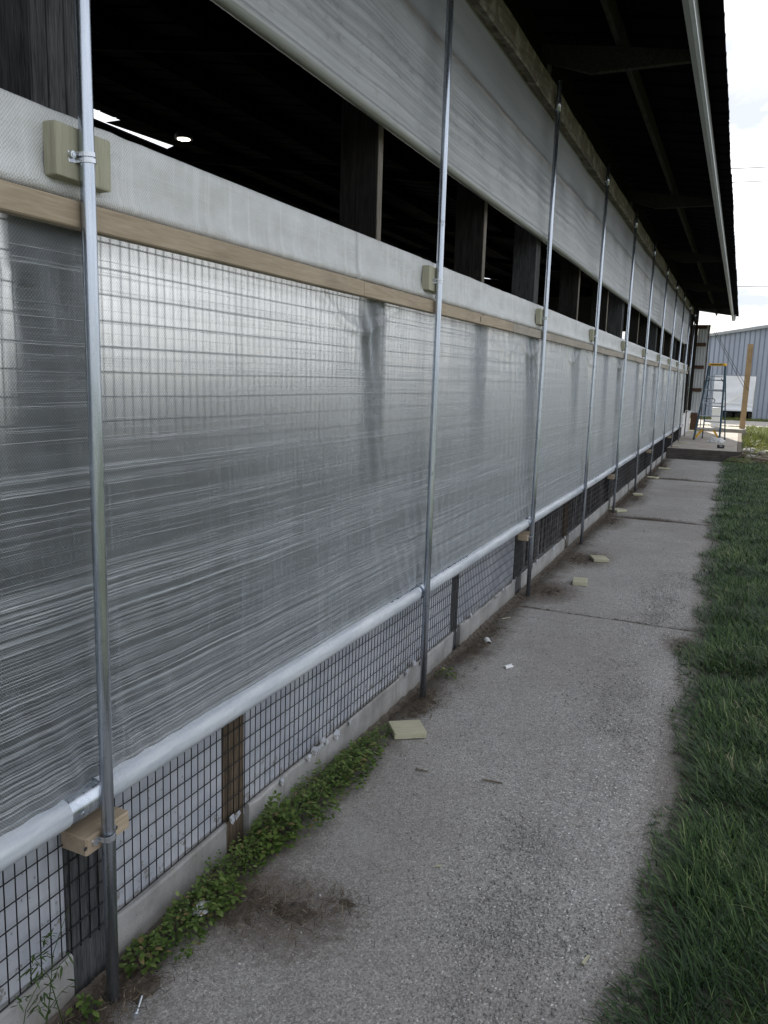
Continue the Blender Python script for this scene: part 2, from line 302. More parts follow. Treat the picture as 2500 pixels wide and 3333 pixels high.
attr_mat('weed_leaf', [(0, (.030, .06, .014)), (.45, (.08, .135, .03)), (.85, (.15, .21, .055)), (.95, (.20, .25, .09)), (1, (.22, .17, .08))], .45, .25, .4)
attr_mat('pebble', [(0, (.16, .157, .155)), (.4, (.26, .255, .25)), (.75, (.36, .355, .35)), (1, (.62, .61, .60))], .6)
attr_mat('dead_fibre', [(0, (.035, .026, .019)), (.6, (.085, .062, .042)), (.92, (.16, .12, .08)), (1, (.32, .26, .18))], .85)
g = G('soil'); n = g.noise(None, 28, 6, .7); c = g.ramp(n, [(.3, (.055, .045, .037)), (.7, (.13, .11, .092))]); M['soil'] = g.out(g.pr(c, .95, 0, g.bump(n, .9, .02)))
g = G('clear_film'); n = g.noise(None, 30, 4); fr = g.ma('MULTIPLY_ADD', n, .5, .25)
M['clear_film'] = g.out(g.mixs(fr, g.sh('ShaderNodeBsdfTransparent', Color=(.9, .9, .9)), g.pr((.8, .82, .84), .2)))
g = G('lamp_glow'); e = g.sh('ShaderNodeEmission', Color=(1, .92, .75), Strength=5.0); M['lamp_glow'] = g.out(e)

# ------------------------------------------------------------------ mesh helpers
class MB:
    def __init__(s): s.v = []; s.f = []; s.mi = []
    def add(s, v, f, m=0):
        o = len(s.v); s.v += [tuple(q) for q in v]; s.f += [tuple(i+o for i in q) for q in f]; s.mi += [m]*len(f); return s
    def box(s, x0, x1, y0, y1, z0, z1, c=0, m=0, jit=0):
        if c <= 0:
            v = [(x, y, z) for x in (x0, x1) for y in (y0, y1) for z in (z0, z1)]
            f = [(0, 1, 3, 2), (4, 6, 7, 5), (0, 4, 5, 1), (2, 3, 7, 6), (0, 2, 6, 4), (1, 5, 7, 3)]
        else:                                     # chamfered box
            v = []; idx = {}
            X, Y, Z = (x0, x1), (y0, y1), (z0, z1)
            for i in (0, 1):
                for j in (0, 1):
                    for k in (0, 1):
                        sx, sy, sz = (1, -1)[i], (1, -1)[j], (1, -1)[k]
                        for a in range(3):
                            p = [X[i]+sx*c, Y[j]+sy*c, Z[k]+sz*c]; p[a] = (X[i], Y[j], Z[k])[a]
                            idx[i, j, k, a] = len(v); v.append(tuple(p))
            f = []
            for i in (0, 1):
                q = [idx[i, 0, 0, 0], idx[i, 1, 0, 0], idx[i, 1, 1, 0], idx[i, 0, 1, 0]]; f.append(q if i else q[::-1])
                q = [idx[0, i, 0, 1], idx[0, i, 1, 1], idx[1, i, 1, 1], idx[1, i, 0, 1]]; f.append(q if i else q[::-1])
                q = [idx[0, 0, i, 2], idx[1, 0, i, 2], idx[1, 1, i, 2], idx[0, 1, i, 2]]; f.append(q if i else q[::-1])
            for i in (0, 1):
                for j in (0, 1):
                    f.append([idx[i, j, 0, 0], idx[i, j, 1, 0], idx[i, j, 1, 1], idx[i, j, 0, 1]])
                    f.append([idx[i, 0, j, 0], idx[i, 0, j, 2], idx[i, 1, j, 2], idx[i, 1, j, 0]])
                    f.append([idx[0, i, j, 1], idx[1, i, j, 1], idx[1, i, j, 2], idx[0, i, j, 2]])
                    for k in (0, 1): f.append([idx[i, j, k, 0], idx[i, j, k, 1], idx[i, j, k, 2]])
        if jit: v = [tuple(q+random.uniform(-jit, jit) for q in p) for p in v]
        return s.add(v, f, m)
    def tube(s, pts, r, n=8, cap=True, m=0):
        pts = [Vector(p) for p in pts]; rr = r if isinstance(r, (list, tuple)) else [r]*len(pts); v = []; u = None
        for i, p in enumerate(pts):
            t = (pts[min(i+1, len(pts)-1)]-pts[max(i-1, 0)]).normalized()
            if u is None: u = t.orthogonal().normalized()
            else: u = (u-t*u.dot(t)).normalized()
            b = t.cross(u)
            for k in range(n):
                an = 2*PI*k/n; v.append(p+(u*math.cos(an)+b*math.sin(an))*rr[i])
        f = [(i*n+k, i*n+(k+1) % n, (i+1)*n+(k+1) % n, (i+1)*n+k) for i in range(len(pts)-1) for k in range(n)]
        if cap: f += [tuple(range(n))[::-1], tuple((len(pts)-1)*n+k for k in range(n))]
        return s.add(v, f, m)
    def prism(s, poly, axis, a0, a1, m=0):
        """poly in the two other axes (cyclic order), extruded on axis"""
        def P(p, q): return {'x': (q, p[0], p[1]), 'y': (p[0], q, p[1]), 'z': (p[0], p[1], q)}[axis]
        n = len(poly); v = [P(p, a0) for p in poly]+[P(p, a1) for p in poly]
        f = [tuple(range(n)), tuple(range(2*n-1, n-1, -1))]+[(i, n+i, n+(i+1) % n, (i+1) % n) for i in range(n)]
        return s.add(v, f, m)
    def build(s, name, mat, parent=None, loc=None, smooth=False):
        me = bpy.data.meshes.new(name); me.from_pydata(s.v, [], s.f); 
        for q in (mat if isinstance(mat, (list, tuple)) else [mat]): me.materials.append(M[q])
        if any(s.mi): me.polygons.foreach_set('material_index', s.mi)
        bm = bmesh.new(); bm.from_mesh(me); bmesh.ops.recalc_face_normals(bm, faces=bm.faces); bm.to_mesh(me); bm.free()
        if smooth: me.shade_smooth() if not isinstance(smooth, float) else me.shade_auto_smooth(use_auto_smooth=True, angle=smooth) if hasattr(me, 'shade_auto_smooth') else me.shade_smooth()
        return link(name, me, parent, loc)
def link(name, me, parent=None, loc=None, rot=None):
    o = bpy.data.objects.new(name, me); COL.objects.link(o)
    if parent: o.parent = parent
    if loc: o.location = loc
    if rot: o.rotation_euler = rot
    return o
def tag(o, label=None, cat=None, group=None, kind=None):
    if label: o['label'] = label
    if cat: o['category'] = cat
    if group: o['group'] = group
    if kind: o['kind'] = kind
    return o
def empty(name, loc, label, cat, group=None, rot=None):
    o = link(name, None, None, loc, rot); o.empty_display_size = .05; return tag(o, label, cat, group)
def npmesh(name, V, F, mat, parent=None, rnd=None, smooth=False):
    me = bpy.data.meshes.new(name); V = np.asarray(V, np.float32); F = np.asarray(F, np.int32); k = F.shape[1]
    me.vertices.add(len(V)); me.vertices.foreach_set('co', V.ravel()); me.loops.add(F.size); me.loops.foreach_set('vertex_index', F.ravel())
    me.polygons.add(len(F)); me.polygons.foreach_set('loop_start', np.arange(0, F.size, k, dtype=np.int32))
    try: me.polygons.foreach_set('loop_total', np.full(len(F), k, np.int32))
    except Exception: pass
    if smooth: me.polygons.foreach_set('use_smooth', np.ones(len(F), bool))
    me.update(calc_edges=True); me.validate(); me.materials.append(M[mat])
    if rnd is not None:
        at = me.attributes.new('rnd', 'FLOAT', 'POINT'); at.data.foreach_set('value', np.asarray(rnd, np.float32))
    return link(name, me, parent)
def grid_faces(nu, nv):
    i = np.arange(nu-1)[:, None]*nv+np.arange(nv-1)[None]; return np.stack([i, i+1, i+nv+1, i+nv], -1).reshape(-1, 4)
def snoise(x, y, seed=0, octv=4):
    """cheap smooth pseudo-noise from sines"""
    r = np.random.default_rng(seed); o = 0; amp = 1
    for k in range(octv):
        for _ in range(3):
            a = r.uniform(0, 2*PI); fr = (1.0+r.uniform(0, .8))*2**k; o = o+amp*np.sin((x*math.cos(a)+y*math.sin(a))*fr*2*PI+r.uniform(0, 6.28))
        amp *= .55
    return o/3.5

# ================================================================== SETTING
Y0, PITCH = 1.544, 2.4384
YE = 30.3                                   # far gable of the barn
yard = MB().box(-700, 700, -300, 1500, -.6, -.02).build('ground', 'yard_ground'); tag(yard, kind='structure')
road = MB().box(-60, 70, 40.6, 47.2, -.1, -.012).build('road', 'gravel_road'); tag(road, kind='structure')
path = MB().box(-.4, 1.60, -4.2, 20.79, -.12, -.014).build('path', 'soil'); tag(path, kind='structure')
for y0, y1 in ((-4.1, 1.16), (1.185, 6.10), (6.118, 11.0), (11.03, 16.07), (16.10, 20.77)):
    nu, nv = 12, 60
    xs = np.linspace(-.086, 1.62, nu); ys = np.linspace(y0, y1, nv); X, Yg = np.meshgrid(xs, ys, indexing='ij')
    Z = .0035*snoise(X*.8, Yg*.8, 3, 3)
    ed = np.minimum(Yg-y0, y1-Yg); Z = Z-.006*np.exp(-ed/.03)
    Yg = Yg+((Yg == y0) | (Yg == y1))*.008*np.sin(X*17+y0)
    V = np.stack([X, Yg, Z], -1).reshape(-1, 3); n = len(V); F = grid_faces(nu, nv)[:, ::-1].tolist()
    Vb = V.copy(); Vb[:, 2] = -.026
    per = [(i, 0) for i in range(nu)]+[(nu-1, j) for j in range(1, nv)]+[(i, nv-1) for i in range(nu-2, -1, -1)]+[(0, j) for j in range(nv-2, 0, -1)]
    ids = [i*nv+j for i, j in per]; F += [(ids[k], ids[k]+n, ids[(k+1) % len(ids)]+n, ids[(k+1) % len(ids)]) for k in range(len(ids))]
    mb = MB(); mb.add(np.concatenate([V, Vb]).tolist(), F); o = mb.build('slab', 'path_concrete', path)
    for p in o.data.polygons: p.use_smooth = abs(p.normal.z) > .6

# ================================================================== BARN
barn = empty('barn', (0, 0, 0), 'long open-sided barn with dark overhanging corrugated roof and concrete base wall', 'barn')
YS = -4.0
def part(name, mat, *a, **k): return MB().box(*a, **k).build(name, mat, barn)
# foundation: concrete base in lengths, painted panels above, posts let in
LOWP = [(1.50, 1.65, 'old_post', -.088), (2.245, 2.385, 'rotten_post', -.094), (4.78, 4.92, 'old_post', -.10), (6.36, 6.56, 'old_post', -.088), (8.42, 8.62, 'rotten_post', -.096),
        (11.45, 11.65, 'old_post', -.09), (13.6, 13.75, 'rotten_post', -.10), (16.3, 16.5, 'old_post', -.09), (18.3, 18.45, 'rotten_post', -.10), (21.2, 21.4, 'old_post', -.09), (-3.3, -3.15, 'old_post', -.09)]
for y0, y1, m, xf in LOWP:
    MB().box(xf-.16, xf-.026, y0, y1, -.05, .66, .004, jit=.002).build('base_post', m, barn)
def foundation(y0, y1):
    nb_ = max(6, int((y1-y0)/.06)); ys = np.linspace(y0, y1, nb_); zs = np.array([-.2, 0, .03, .07, .11, .140, .148]); Yg, Zg = np.meshgrid(ys, zs, indexing='ij')
    X = -.092+.004*snoise(Yg*1.3, Zg*3, 5, 4); e = np.minimum(Yg-y0, y1-Yg); X = X-.006*np.exp(-e/.012); Zg = Zg+(Zg > .12)*.004*snoise(Yg*2.5, Zg, 8, 4); X[:, -1] -= .006
    V = np.stack([np.concatenate([X, np.full((nb_, 1), -.30), np.full((nb_, 1), -.30)], 1), np.concatenate([Yg, ys[:, None], ys[:, None]], 1), np.concatenate([Zg, Zg[:, -1:], np.full((nb_, 1), -.2)], 1)], -1).reshape(-1, 3); n = len(zs)+2
    F = grid_faces(nb_, n).tolist()+[tuple(range(n)), tuple(range((nb_-1)*n, nb_*n))[::-1]]; MB().add(V.tolist(), F).build('foundation', 'wall_concrete', barn)
bays = list(zip([YS]+[p[1] for p in sorted(LOWP)], [p[0] for p in sorted(LOWP)]+[26.2]))
for a_, b_ in bays: foundation(a_+.004, b_-.004)
for a_, b_ in zip([YS]+[p[1] for p in sorted(LOWP)], [p[0] for p in sorted(LOWP)]):
    if b_ > 6.5 or b_-a_ < .05: continue
    MB().box(-.2, -.122, a_+.002, b_-.002, .10, .64, .002).build('painted_panel', 'peeling_paint', barn)
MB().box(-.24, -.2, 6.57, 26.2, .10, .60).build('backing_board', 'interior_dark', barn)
# vertical slats with gaps on the far half
slat_me = None; y = 6.60; k = 0
while y < 26.1:
    wv_ = random.choice((.045, .06, .075))
    if not any(p[0]-.05 < y < p[1]+.02 for p in LOWP):
        MB().box(-.17, -.135+random.uniform(-.006, .006), y, y+wv_, .13, .63, .002).build('slat', 'slat_wood', barn)
    y += wv_+random.choice((.018, .03, .05)); k += 1
MB().box(-.22, -.105, 26.2, 30.2, -.05, .90, .004).build('painted_panel', 'white_pvc', barn)
# flakes of paint hanging over the concrete edge
for k in range(34):
    y = random.uniform(1.8, 9.5) if k > 8 else random.uniform(2.5, 4.2); s = random.uniform(.012, .035); n = random.randint(5, 7)
    pts = [(s*(.6+.5*random.random())*math.cos(2*PI*i/n), s*.8*(.5+.7*random.random())*math.sin(2*PI*i/n)) for i in range(n)]
    m = MB(); m.prism(pts, 'x', -.001, .001); o = m.build('paint_flake', 'peeling_paint', barn, (-.086, y, .148+random.uniform(-.012, .02))); o.rotation_euler = (random.uniform(-.5, .5), random.uniform(-.35, .1), random.uniform(-.2, .2))
# upright framing in the opening: three-ply posts and single planks
def post3(y):
    for k in range(3):
        o = MB().box(-.31+random.uniform(-.006, .006), -.118-random.uniform(0, .008), y+.053*k, y+.051+.053*k, -.1, 4.3, .004, jit=.001)
        if k == 0: root = o.build('post', 'old_post', barn)
        else: o.build('ply', 'old_post', root)
for y in (-3.3, 1.505, 6.50, 11.54, 16.33, 21.2, 26.1): post3(y)
for y, t in ((3.52, .05), (5.18, .055), (8.48, .06), (10.40, .06), (13.67, .07), (15.1, .05), (18.26, .06), (20.0, .05), (23.2, .05), (24.7, .05), (27.9, .05), (-1.0, .05)):
    m = MB(); m.box(-.345, -.154, y, y+t, .3, 4.3, .003, jit=.001); o = m.build('plank', 'dark_upright', barn)
    MB().box(-.1535, -.148, y+.001, y+t-.001, .3, 4.3, .001).build('lit_edge_strip', 'lit_plank_edge', o)  # added strip, paler to stand for light falling on the plank's front face
# rail boards on the outside (pale strip) and plastic-wrapped band board above
js = [-4.0, -1.74, 3.135, 5.56, 8.02]+[8.02+1.22*k for k in range(1, 14)]+[25.3]
for i, (a_, b_) in enumerate(zip(js[:-1], js[1:])):
    dz = random.uniform(-.002, .002); m = 'new_pine' if b_ < 5.6 else 'grey_pine'
    MB().box(-.058, -.021+random.uniform(-.003, .002), a_+.003, b_-.003, 2.112+dz, 2.174+dz, .003, jit=.0008).build('rail', m, barn)
def band(y0, y1):
    nu = int((y1-y0)/.03)+2; u = np.linspace(y0, y1, nu)
    prof = [(-.10, 2.185), (-.062, 2.182), (-.052, 2.190), (-.048, 2.205), (-.055, 2.225), (-.057, 2.27), (-.057, 2.33), (-.057, 2.362), (-.060, 2.371), (-.068, 2.376), (-.10, 2.374)]
    V = []
    for k, (x, z) in enumerate(prof):
        e = .0028*snoise(u*.9, np.full(nu, z*2.0), 21, 4)*(0 if k in (0, len(prof)-1) else 1)
        e = e+sum(.005*np.exp(-((u-(Y0+PITCH*q)-(z-2.28)*1.2)/.16)**2)*np.sin((u-(Y0+PITCH*q))*48+z*40) for q in range(11))*(0 if k in (0, len(prof)-1) else 1)+.0022*np.sin(u*23+3*np.sin(u*2.1)+z*30)*np.clip(np.sin(u*1.3+1), 0, 1)*(0 if k in (0, len(prof)-1) else 1)
        if z < 2.215: e = e+.004*np.abs(np.sin(u*4.3+.7*np.sin(u*1.7)))
        V.append(np.stack([x+e, u, z+.0015*np.sin(u*2.1)], -1))
    V = np.stack(V, 1).reshape(-1, 3); F = grid_faces(nu, len(prof))[:, ::-1].tolist()
    n = len(prof); F += [(i*n, i*n+n-1, (i+1)*n+n-1, (i+1)*n) for i in range(nu-1)]
    mb = MB(); mb.add(V.tolist(), F+[tuple(range(n)), tuple(range((nu-1)*n, nu*n))[::-1]]); return mb.build('band_board', 'band_poly', barn, smooth=True)
for a_, b_ in ((-4, -1.75), (-1.746, 3.132), (3.136, 8.01), (8.014, 12.9), (12.904, 17.8), (17.804, 22.6), (22.604, 25.32)): band(a_, b_)
# header beam above the upper curtain, with rounded drip edge
for a_, b_ in ((-4, 0.9), (.905, 5.8), (5.805, 10.7), (10.705, 15.6), (15.605, 20.4), (20.405, 25.3)):
    nu = 30; u = np.linspace(a_, b_, nu); prof = [(-.10, 3.812), (-.040, 3.806), (-.024, 3.800), (-.016, 3.812), (-.020, 3.832), (-.030, 3.848), (-.030, 3.90), (-.032, 3.99), (-.045, 4.0), (-.12, 4.0)]
    V = np.stack([np.stack([x+.004*snoise(u*.7, np.full(nu, z*3), 31, 3), u, z+.006*np.sin(u*1.3)+.003*np.sin(u*5)], -1) for x, z in prof], 1).reshape(-1, 3)
    n = len(prof); F = grid_faces(nu, n)[:, ::-1].tolist()+[(i*n, i*n+n-1, (i+1)*n+n-1, (i+1)*n) for i in range(nu-1)]+[tuple(range(n)), tuple(range((nu-1)*n, nu*n))[::-1]]
    MB().add(V.tolist(), F).build('header', 'header_wood', barn)
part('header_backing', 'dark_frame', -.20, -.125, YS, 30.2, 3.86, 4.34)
# roof: ribbed sheets on the near slope
def zroof(x): return 4.20+(1.13-x)*.157
PR = .345
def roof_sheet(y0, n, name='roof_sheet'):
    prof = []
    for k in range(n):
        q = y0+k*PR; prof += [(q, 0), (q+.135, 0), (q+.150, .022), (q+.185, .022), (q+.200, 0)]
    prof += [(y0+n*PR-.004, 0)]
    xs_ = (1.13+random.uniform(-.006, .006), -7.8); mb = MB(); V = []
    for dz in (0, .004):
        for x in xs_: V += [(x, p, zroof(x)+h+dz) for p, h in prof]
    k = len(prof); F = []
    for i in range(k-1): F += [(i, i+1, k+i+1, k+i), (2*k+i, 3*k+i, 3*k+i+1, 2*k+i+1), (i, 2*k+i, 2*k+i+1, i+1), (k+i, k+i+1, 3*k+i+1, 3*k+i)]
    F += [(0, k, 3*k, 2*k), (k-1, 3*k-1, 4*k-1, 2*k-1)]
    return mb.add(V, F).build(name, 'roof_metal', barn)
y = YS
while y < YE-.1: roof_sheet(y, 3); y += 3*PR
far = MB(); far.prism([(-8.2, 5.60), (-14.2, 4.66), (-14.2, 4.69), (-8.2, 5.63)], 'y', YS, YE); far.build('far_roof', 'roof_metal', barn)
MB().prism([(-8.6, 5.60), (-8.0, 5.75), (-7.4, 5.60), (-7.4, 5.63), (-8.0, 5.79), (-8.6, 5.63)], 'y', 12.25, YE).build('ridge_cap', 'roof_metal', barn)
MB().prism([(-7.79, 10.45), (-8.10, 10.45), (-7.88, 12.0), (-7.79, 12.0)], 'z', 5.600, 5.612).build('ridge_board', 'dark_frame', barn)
# purlins under the near slope, rafter tails, fascia with drip trim
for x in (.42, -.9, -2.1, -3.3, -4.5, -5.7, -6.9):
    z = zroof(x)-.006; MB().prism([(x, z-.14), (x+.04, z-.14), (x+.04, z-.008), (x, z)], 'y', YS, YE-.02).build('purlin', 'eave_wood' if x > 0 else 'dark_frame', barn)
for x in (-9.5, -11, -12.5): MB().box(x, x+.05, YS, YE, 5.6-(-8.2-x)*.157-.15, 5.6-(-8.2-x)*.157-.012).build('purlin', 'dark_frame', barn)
for k in range(-1, 6):
    y = 1.42+4.877*k
    MB().prism([(-.124, 4.13), (.25, 4.0), (.935, 4.0), (.935, zroof(.935)-.16), (.47, zroof(.47)-.152), (-.124, zroof(-.1)-.152)], 'y', y, y+.05).build('rafter_tail', 'eave_wood', barn)
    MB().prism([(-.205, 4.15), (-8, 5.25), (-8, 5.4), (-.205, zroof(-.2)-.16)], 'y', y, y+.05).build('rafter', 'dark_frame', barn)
ys_ = [YS, -1.1, 2.3, 5.72, 9.1, 12.5, 15.9, 19.3, 22.7, 26.1, YE]
for a_, b_ in zip(ys_[:-1], ys_[1:]):
    dz = random.uniform(-.004, .004)
    f = MB().prism([(.985, 4.012+dz), (.985, 4.196), (.965, 4.196), (.965, 4.012+dz)], 'y', a_, b_-.003).build('fascia', 'fascia_metal', barn)
    MB().prism([(.940, 4.0+dz), (.975, 4.0+dz), (.975, 4.010+dz), (.940, 4.010+dz)], 'y', a_, b_-.003).build('soffit_trim', 'fascia_metal', f)
    MB().prism([(.976, 3.996+dz), (1.004, 3.990+dz), (1.006, 3.996+dz), (.988, 4.010+dz), (.976, 4.010+dz)], 'y', a_, b_-.004).build('drip_edge', 'fascia_trim', f)
MB().box(.93, 1.05, YE-.002, YE+.006, 3.99, 4.20).build('gable_trim', 'fascia_trim', barn)
# far gable with doorway, near gable, far side wall open above 1.6 m, floor
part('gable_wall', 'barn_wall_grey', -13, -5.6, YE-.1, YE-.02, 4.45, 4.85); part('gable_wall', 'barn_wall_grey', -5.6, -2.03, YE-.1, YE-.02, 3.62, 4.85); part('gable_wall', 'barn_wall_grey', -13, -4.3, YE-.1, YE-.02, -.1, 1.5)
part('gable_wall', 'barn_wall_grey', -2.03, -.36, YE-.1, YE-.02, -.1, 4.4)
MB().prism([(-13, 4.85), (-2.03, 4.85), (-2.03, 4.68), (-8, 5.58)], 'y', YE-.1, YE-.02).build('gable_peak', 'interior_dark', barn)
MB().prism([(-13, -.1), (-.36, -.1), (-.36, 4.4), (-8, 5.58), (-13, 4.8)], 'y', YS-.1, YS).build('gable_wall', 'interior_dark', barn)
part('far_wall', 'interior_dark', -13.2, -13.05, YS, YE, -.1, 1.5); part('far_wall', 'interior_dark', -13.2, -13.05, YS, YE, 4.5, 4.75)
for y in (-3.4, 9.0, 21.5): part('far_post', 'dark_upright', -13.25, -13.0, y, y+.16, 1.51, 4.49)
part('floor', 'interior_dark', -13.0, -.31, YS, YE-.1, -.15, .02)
# corner: dark corner post, steel wing wall with girts
MB().box(-.35, -.11, 30.06, 30.24, .92, 3.85, .005).build('corner_post', 'dark_upright', barn)
MB().box(-.09, .13, 30.10, 30.24, .24, .84, .005).build('corner_block', 'girt_wood', barn)
wing = MB(); xx = -.108
prof = []
while xx < .24: prof += [(xx, 30.26), (xx+.055, 30.26), (xx+.062, 30.245), (xx+.078, 30.245), (xx+.085, 30.26)]; xx += .092
prof = [p for p in prof if p[0] < .235]; prof += [(.235, 30.26), (.235, 30.275)]+[(-.108, 30.275)]
wing.prism(prof, 'z', .86, 3.86).build('wing_wall', 'white_siding', barn)
MB().box(.236, .262, 30.235, 30.285, .25, 3.88).build('wing_trim', 'girt_wood', barn)
for z in (3.78, 3.19, 2.42, 1.635): MB().box(-.109, .186, 30.19, 30.243, z-.06, z+.06, .003).build('girt', 'girt_wood', barn)
# staples and nails on the rail
for y in (4.79, 6.1): MB().box(-.0225, -.0195, y, y+.004, 2.125, 2.155).build('nail', 'cable_dark', barn)

# ---------------------------------------------------------------- wire mesh (1.9 m high welded panel behind the curtain)
wmesh = empty('wire_mesh', (-.108, 0, 0), 'black welded wire mesh running along the wall behind the translucent curtain', 'wire mesh')
VP = .0362
vw = MB().tube([(0, 0, .138), (0.004, 0, .6), (-.002, 0, 1.2), (0, 0, 2.12)], .0020, 5); vme = None
yv = [.60+VP*k for k in range(int((25.8-.6)/VP))]
first = vw.build('wire', 'black_wire', wmesh, (0, yv[0], 0), True); vme = first.data
for y in yv[1:300]:
    o = link('wire', vme, wmesh, (.003*math.sin(y*2.3)+.002*math.sin(y*7), y, 0), (random.uniform(-.0012, .0012), 0, 0))
st = MB()
for y in yv[300:]: st.box(-.0013, .0013, y-.0013, y+.0013, .138, 2.12)
tag(st.build('far_wires', 'black_wire', wmesh), kind='stuff')
for k in range(30):
    z = .150+.0675*k
    yy = np.arange(.3, 25.81, .25); MB().tube([(.0035+.003*math.sin(q*2.3)+.002*math.sin(q*7), q, z+.002*math.sin(q*3+k)+.0035*math.sin(q*.9+k*.3)) for q in yy], .0020, 5).build('crosswire', 'black_wire', wmesh, smooth=True)

# ---------------------------------------------------------------- lower curtain
lc = empty('roll_up_curtain', (0, 0, 0), 'translucent woven plastic roll-up curtain hanging from the pale wood rail to a pipe', 'curtain')
def sheet_x(Yg, Zg):
    t = (Zg-.615)/1.52
    X = -.050-.028*t+.010*snoise(Yg*.33, Zg*.3, 41, 2)*np.sin(PI*np.clip(t, 0, 1))
    up = np.exp(-(2.12-Zg)/.22)                       # puckers below the rail
    X = X+up*.0045*np.sin(Yg*31+3*np.sin(Yg*2.3)+1.5*np.sin(Zg*9))*(.5+.5*np.sin(Yg*1.9+.6))
    for yc, a, wd in ((3.22, .016, .16), (1.25, .012, .3), (5.6, .012, .25), (6.3, .014, .3), (8.0, .014, .3), (9.1, .018, .25), (11.3, .018, .3), (13.8, .018, .35), (15.9, .018, .4), (18.4, .018, .4), (20.6, .018, .4), (23, .022, .45)):
        dd = Yg-yc-(2.12-Zg)*.22; X = X+a*np.exp(-(2.12-Zg)/.40)*np.exp(-(dd/wd)**2)*np.sin(dd*46)*(.6+.4*np.sin(Zg*14))
        X = X+.7*a*np.exp(-((Zg-2.07+.10*np.cos((Yg-yc)*5))/.025)**2)*np.exp(-((Yg-yc)/.45)**2)
    far_ = np.clip((Yg-3.2)/2.0, .25, 1)
    X = X+.0019*snoise(Yg*1.6, Zg*.5, 47, 4)*far_      # vertical rumples
    X = X+.0016*far_*np.sin(Yg*52+3*np.sin(Yg*3.1)+2*np.sin(Zg*4+Yg))*(.5+.5*np.sin(Yg*2.7+Zg*3))
    for k in range(11):                               # tension folds rising from each pole
        yp = Y0+PITCH*k; dd = Yg-yp; lo_ = np.exp(-(Zg-.615)/.30)
        X = X-.012*np.exp(-(dd/.07)**2)*lo_+.0045*lo_*np.exp(-(dd/.35)**2)*np.sin(dd*60+Zg*25)
    X = X+.0034*np.sin(Yg*14+2.2*np.sin(Yg*.8)-Zg*2.5)*np.exp(-((Zg-1.1)/.5)**2)*(.5+.5*np.sin(Yg*.55+1.0))
    return np.maximum(X, -.098)
def lower_sheet():
    ys = np.arange(-1.2, 25.36, .02); zs = np.linspace(.615, 2.135, 84); Yg, Zg = np.meshgrid(ys, zs, indexing='ij')
    return npmesh('sheet', np.stack([sheet_x(Yg, Zg), Yg, Zg], -1).reshape(-1, 3), grid_faces(len(ys), len(zs))[:, ::-1], 'woven_poly', lc, smooth=True)
lower_sheet()
def threads():
    """raised bright weft threads woven into the sheet"""
    Vs, Fs = [], []; o = 0; r = np.random.default_rng(77)
    zc = np.concatenate([r.uniform(.66, 2.08, 34)])
    for k in range(4600):
        y0 = -1.2+26.3*r.random()**1.25; L = min(25.34-y0, r.lognormal(-.1, .75)); 
        z = r.choice(zc)+r.normal(0, .022) if r.random() < .38 else r.uniform(.66, 2.09)
        if z > 1.55 and r.random() < .62: continue
        if not .655 < z < 2.095 or L < .1: continue
        n = max(4, int(L/.035)); y = np.linspace(y0, y0+L, n); wv = .0005*np.sin(y*170+k)+.003*np.sin(y*.7+z*3)
        zz = z+wv; w = r.uniform(.00022, .00075)*np.sin(np.linspace(.15, PI-.15, n))**.5
        x = sheet_x(y, zz)+.0012
        V = np.stack([np.stack([x, y, zz-w], -1), np.stack([x+.0006, y, zz], -1), np.stack([x, y, zz+w], -1)], 1).reshape(-1, 3); Vs.append(V); Fs.append(grid_faces(n, 3)[:, ::-1]+o); o += len(V)
    return npmesh('weft_threads', np.concatenate(Vs), np.concatenate(Fs), 'weft_thread', lc, smooth=True)
tag(threads(), kind='stuff')
def roll(name, y0, y1, xc, zc_, r, mat, parent, amp, n=18, seed=0, cap=.0):
    ys = np.arange(y0, y1+.001, .012 if y1-y0 < 6 else .02); nu = len(ys); an = np.linspace(0, 2*PI, n, endpoint=False); U, A = np.meshgrid(ys, an, indexing='ij')
    rr = r*(1+amp*.12*snoise(U*1.5, A*.2, seed, 3)+amp*.28*np.sin(U*70+3*np.sin(U*9)+A*.6)*np.clip(np.sin(U*2.3+A*.5), 0, 1))
    V = np.stack([xc+rr*np.cos(A), U, zc_+.004*np.sin(U*1.1)+rr*np.sin(A)], -1).reshape(-1, 3)
    i = np.arange(nu-1)[:, None]*n; j = np.arange(n)[None]; F = np.stack([i+j, i+(j+1) % n, i+n+(j+1) % n, i+n+j], -1).reshape(-1, 4)
    return npmesh(name, V, F, mat, parent, smooth=True)
cuts = [(-1.2, 1.44), (1.56, 3.955), (4.015, 6.38), (6.45, 8.83), (8.89, 11.26), (11.33, 13.71), (13.77, 16.14), (16.21, 18.59), (18.65, 21.0), (21.08, 23.46), (23.52, 25.38)]
for k, (a_, b_) in enumerate(cuts): roll('pipe_wrap', a_, b_, -.061, .613, .0435, 'wrapped_poly', lc, .045, seed=60+k)
MB().tube([(-.062, -1.2, .613), (-.062, 25.45, .613)], .0405, 24).build('roll_pipe', 'galvanised', lc, smooth=True)
MB().tube([(-.026, 1.476, .606), (-.020, 1.476, .604)], .007, 8).build('rivet', 'zinc', lc)

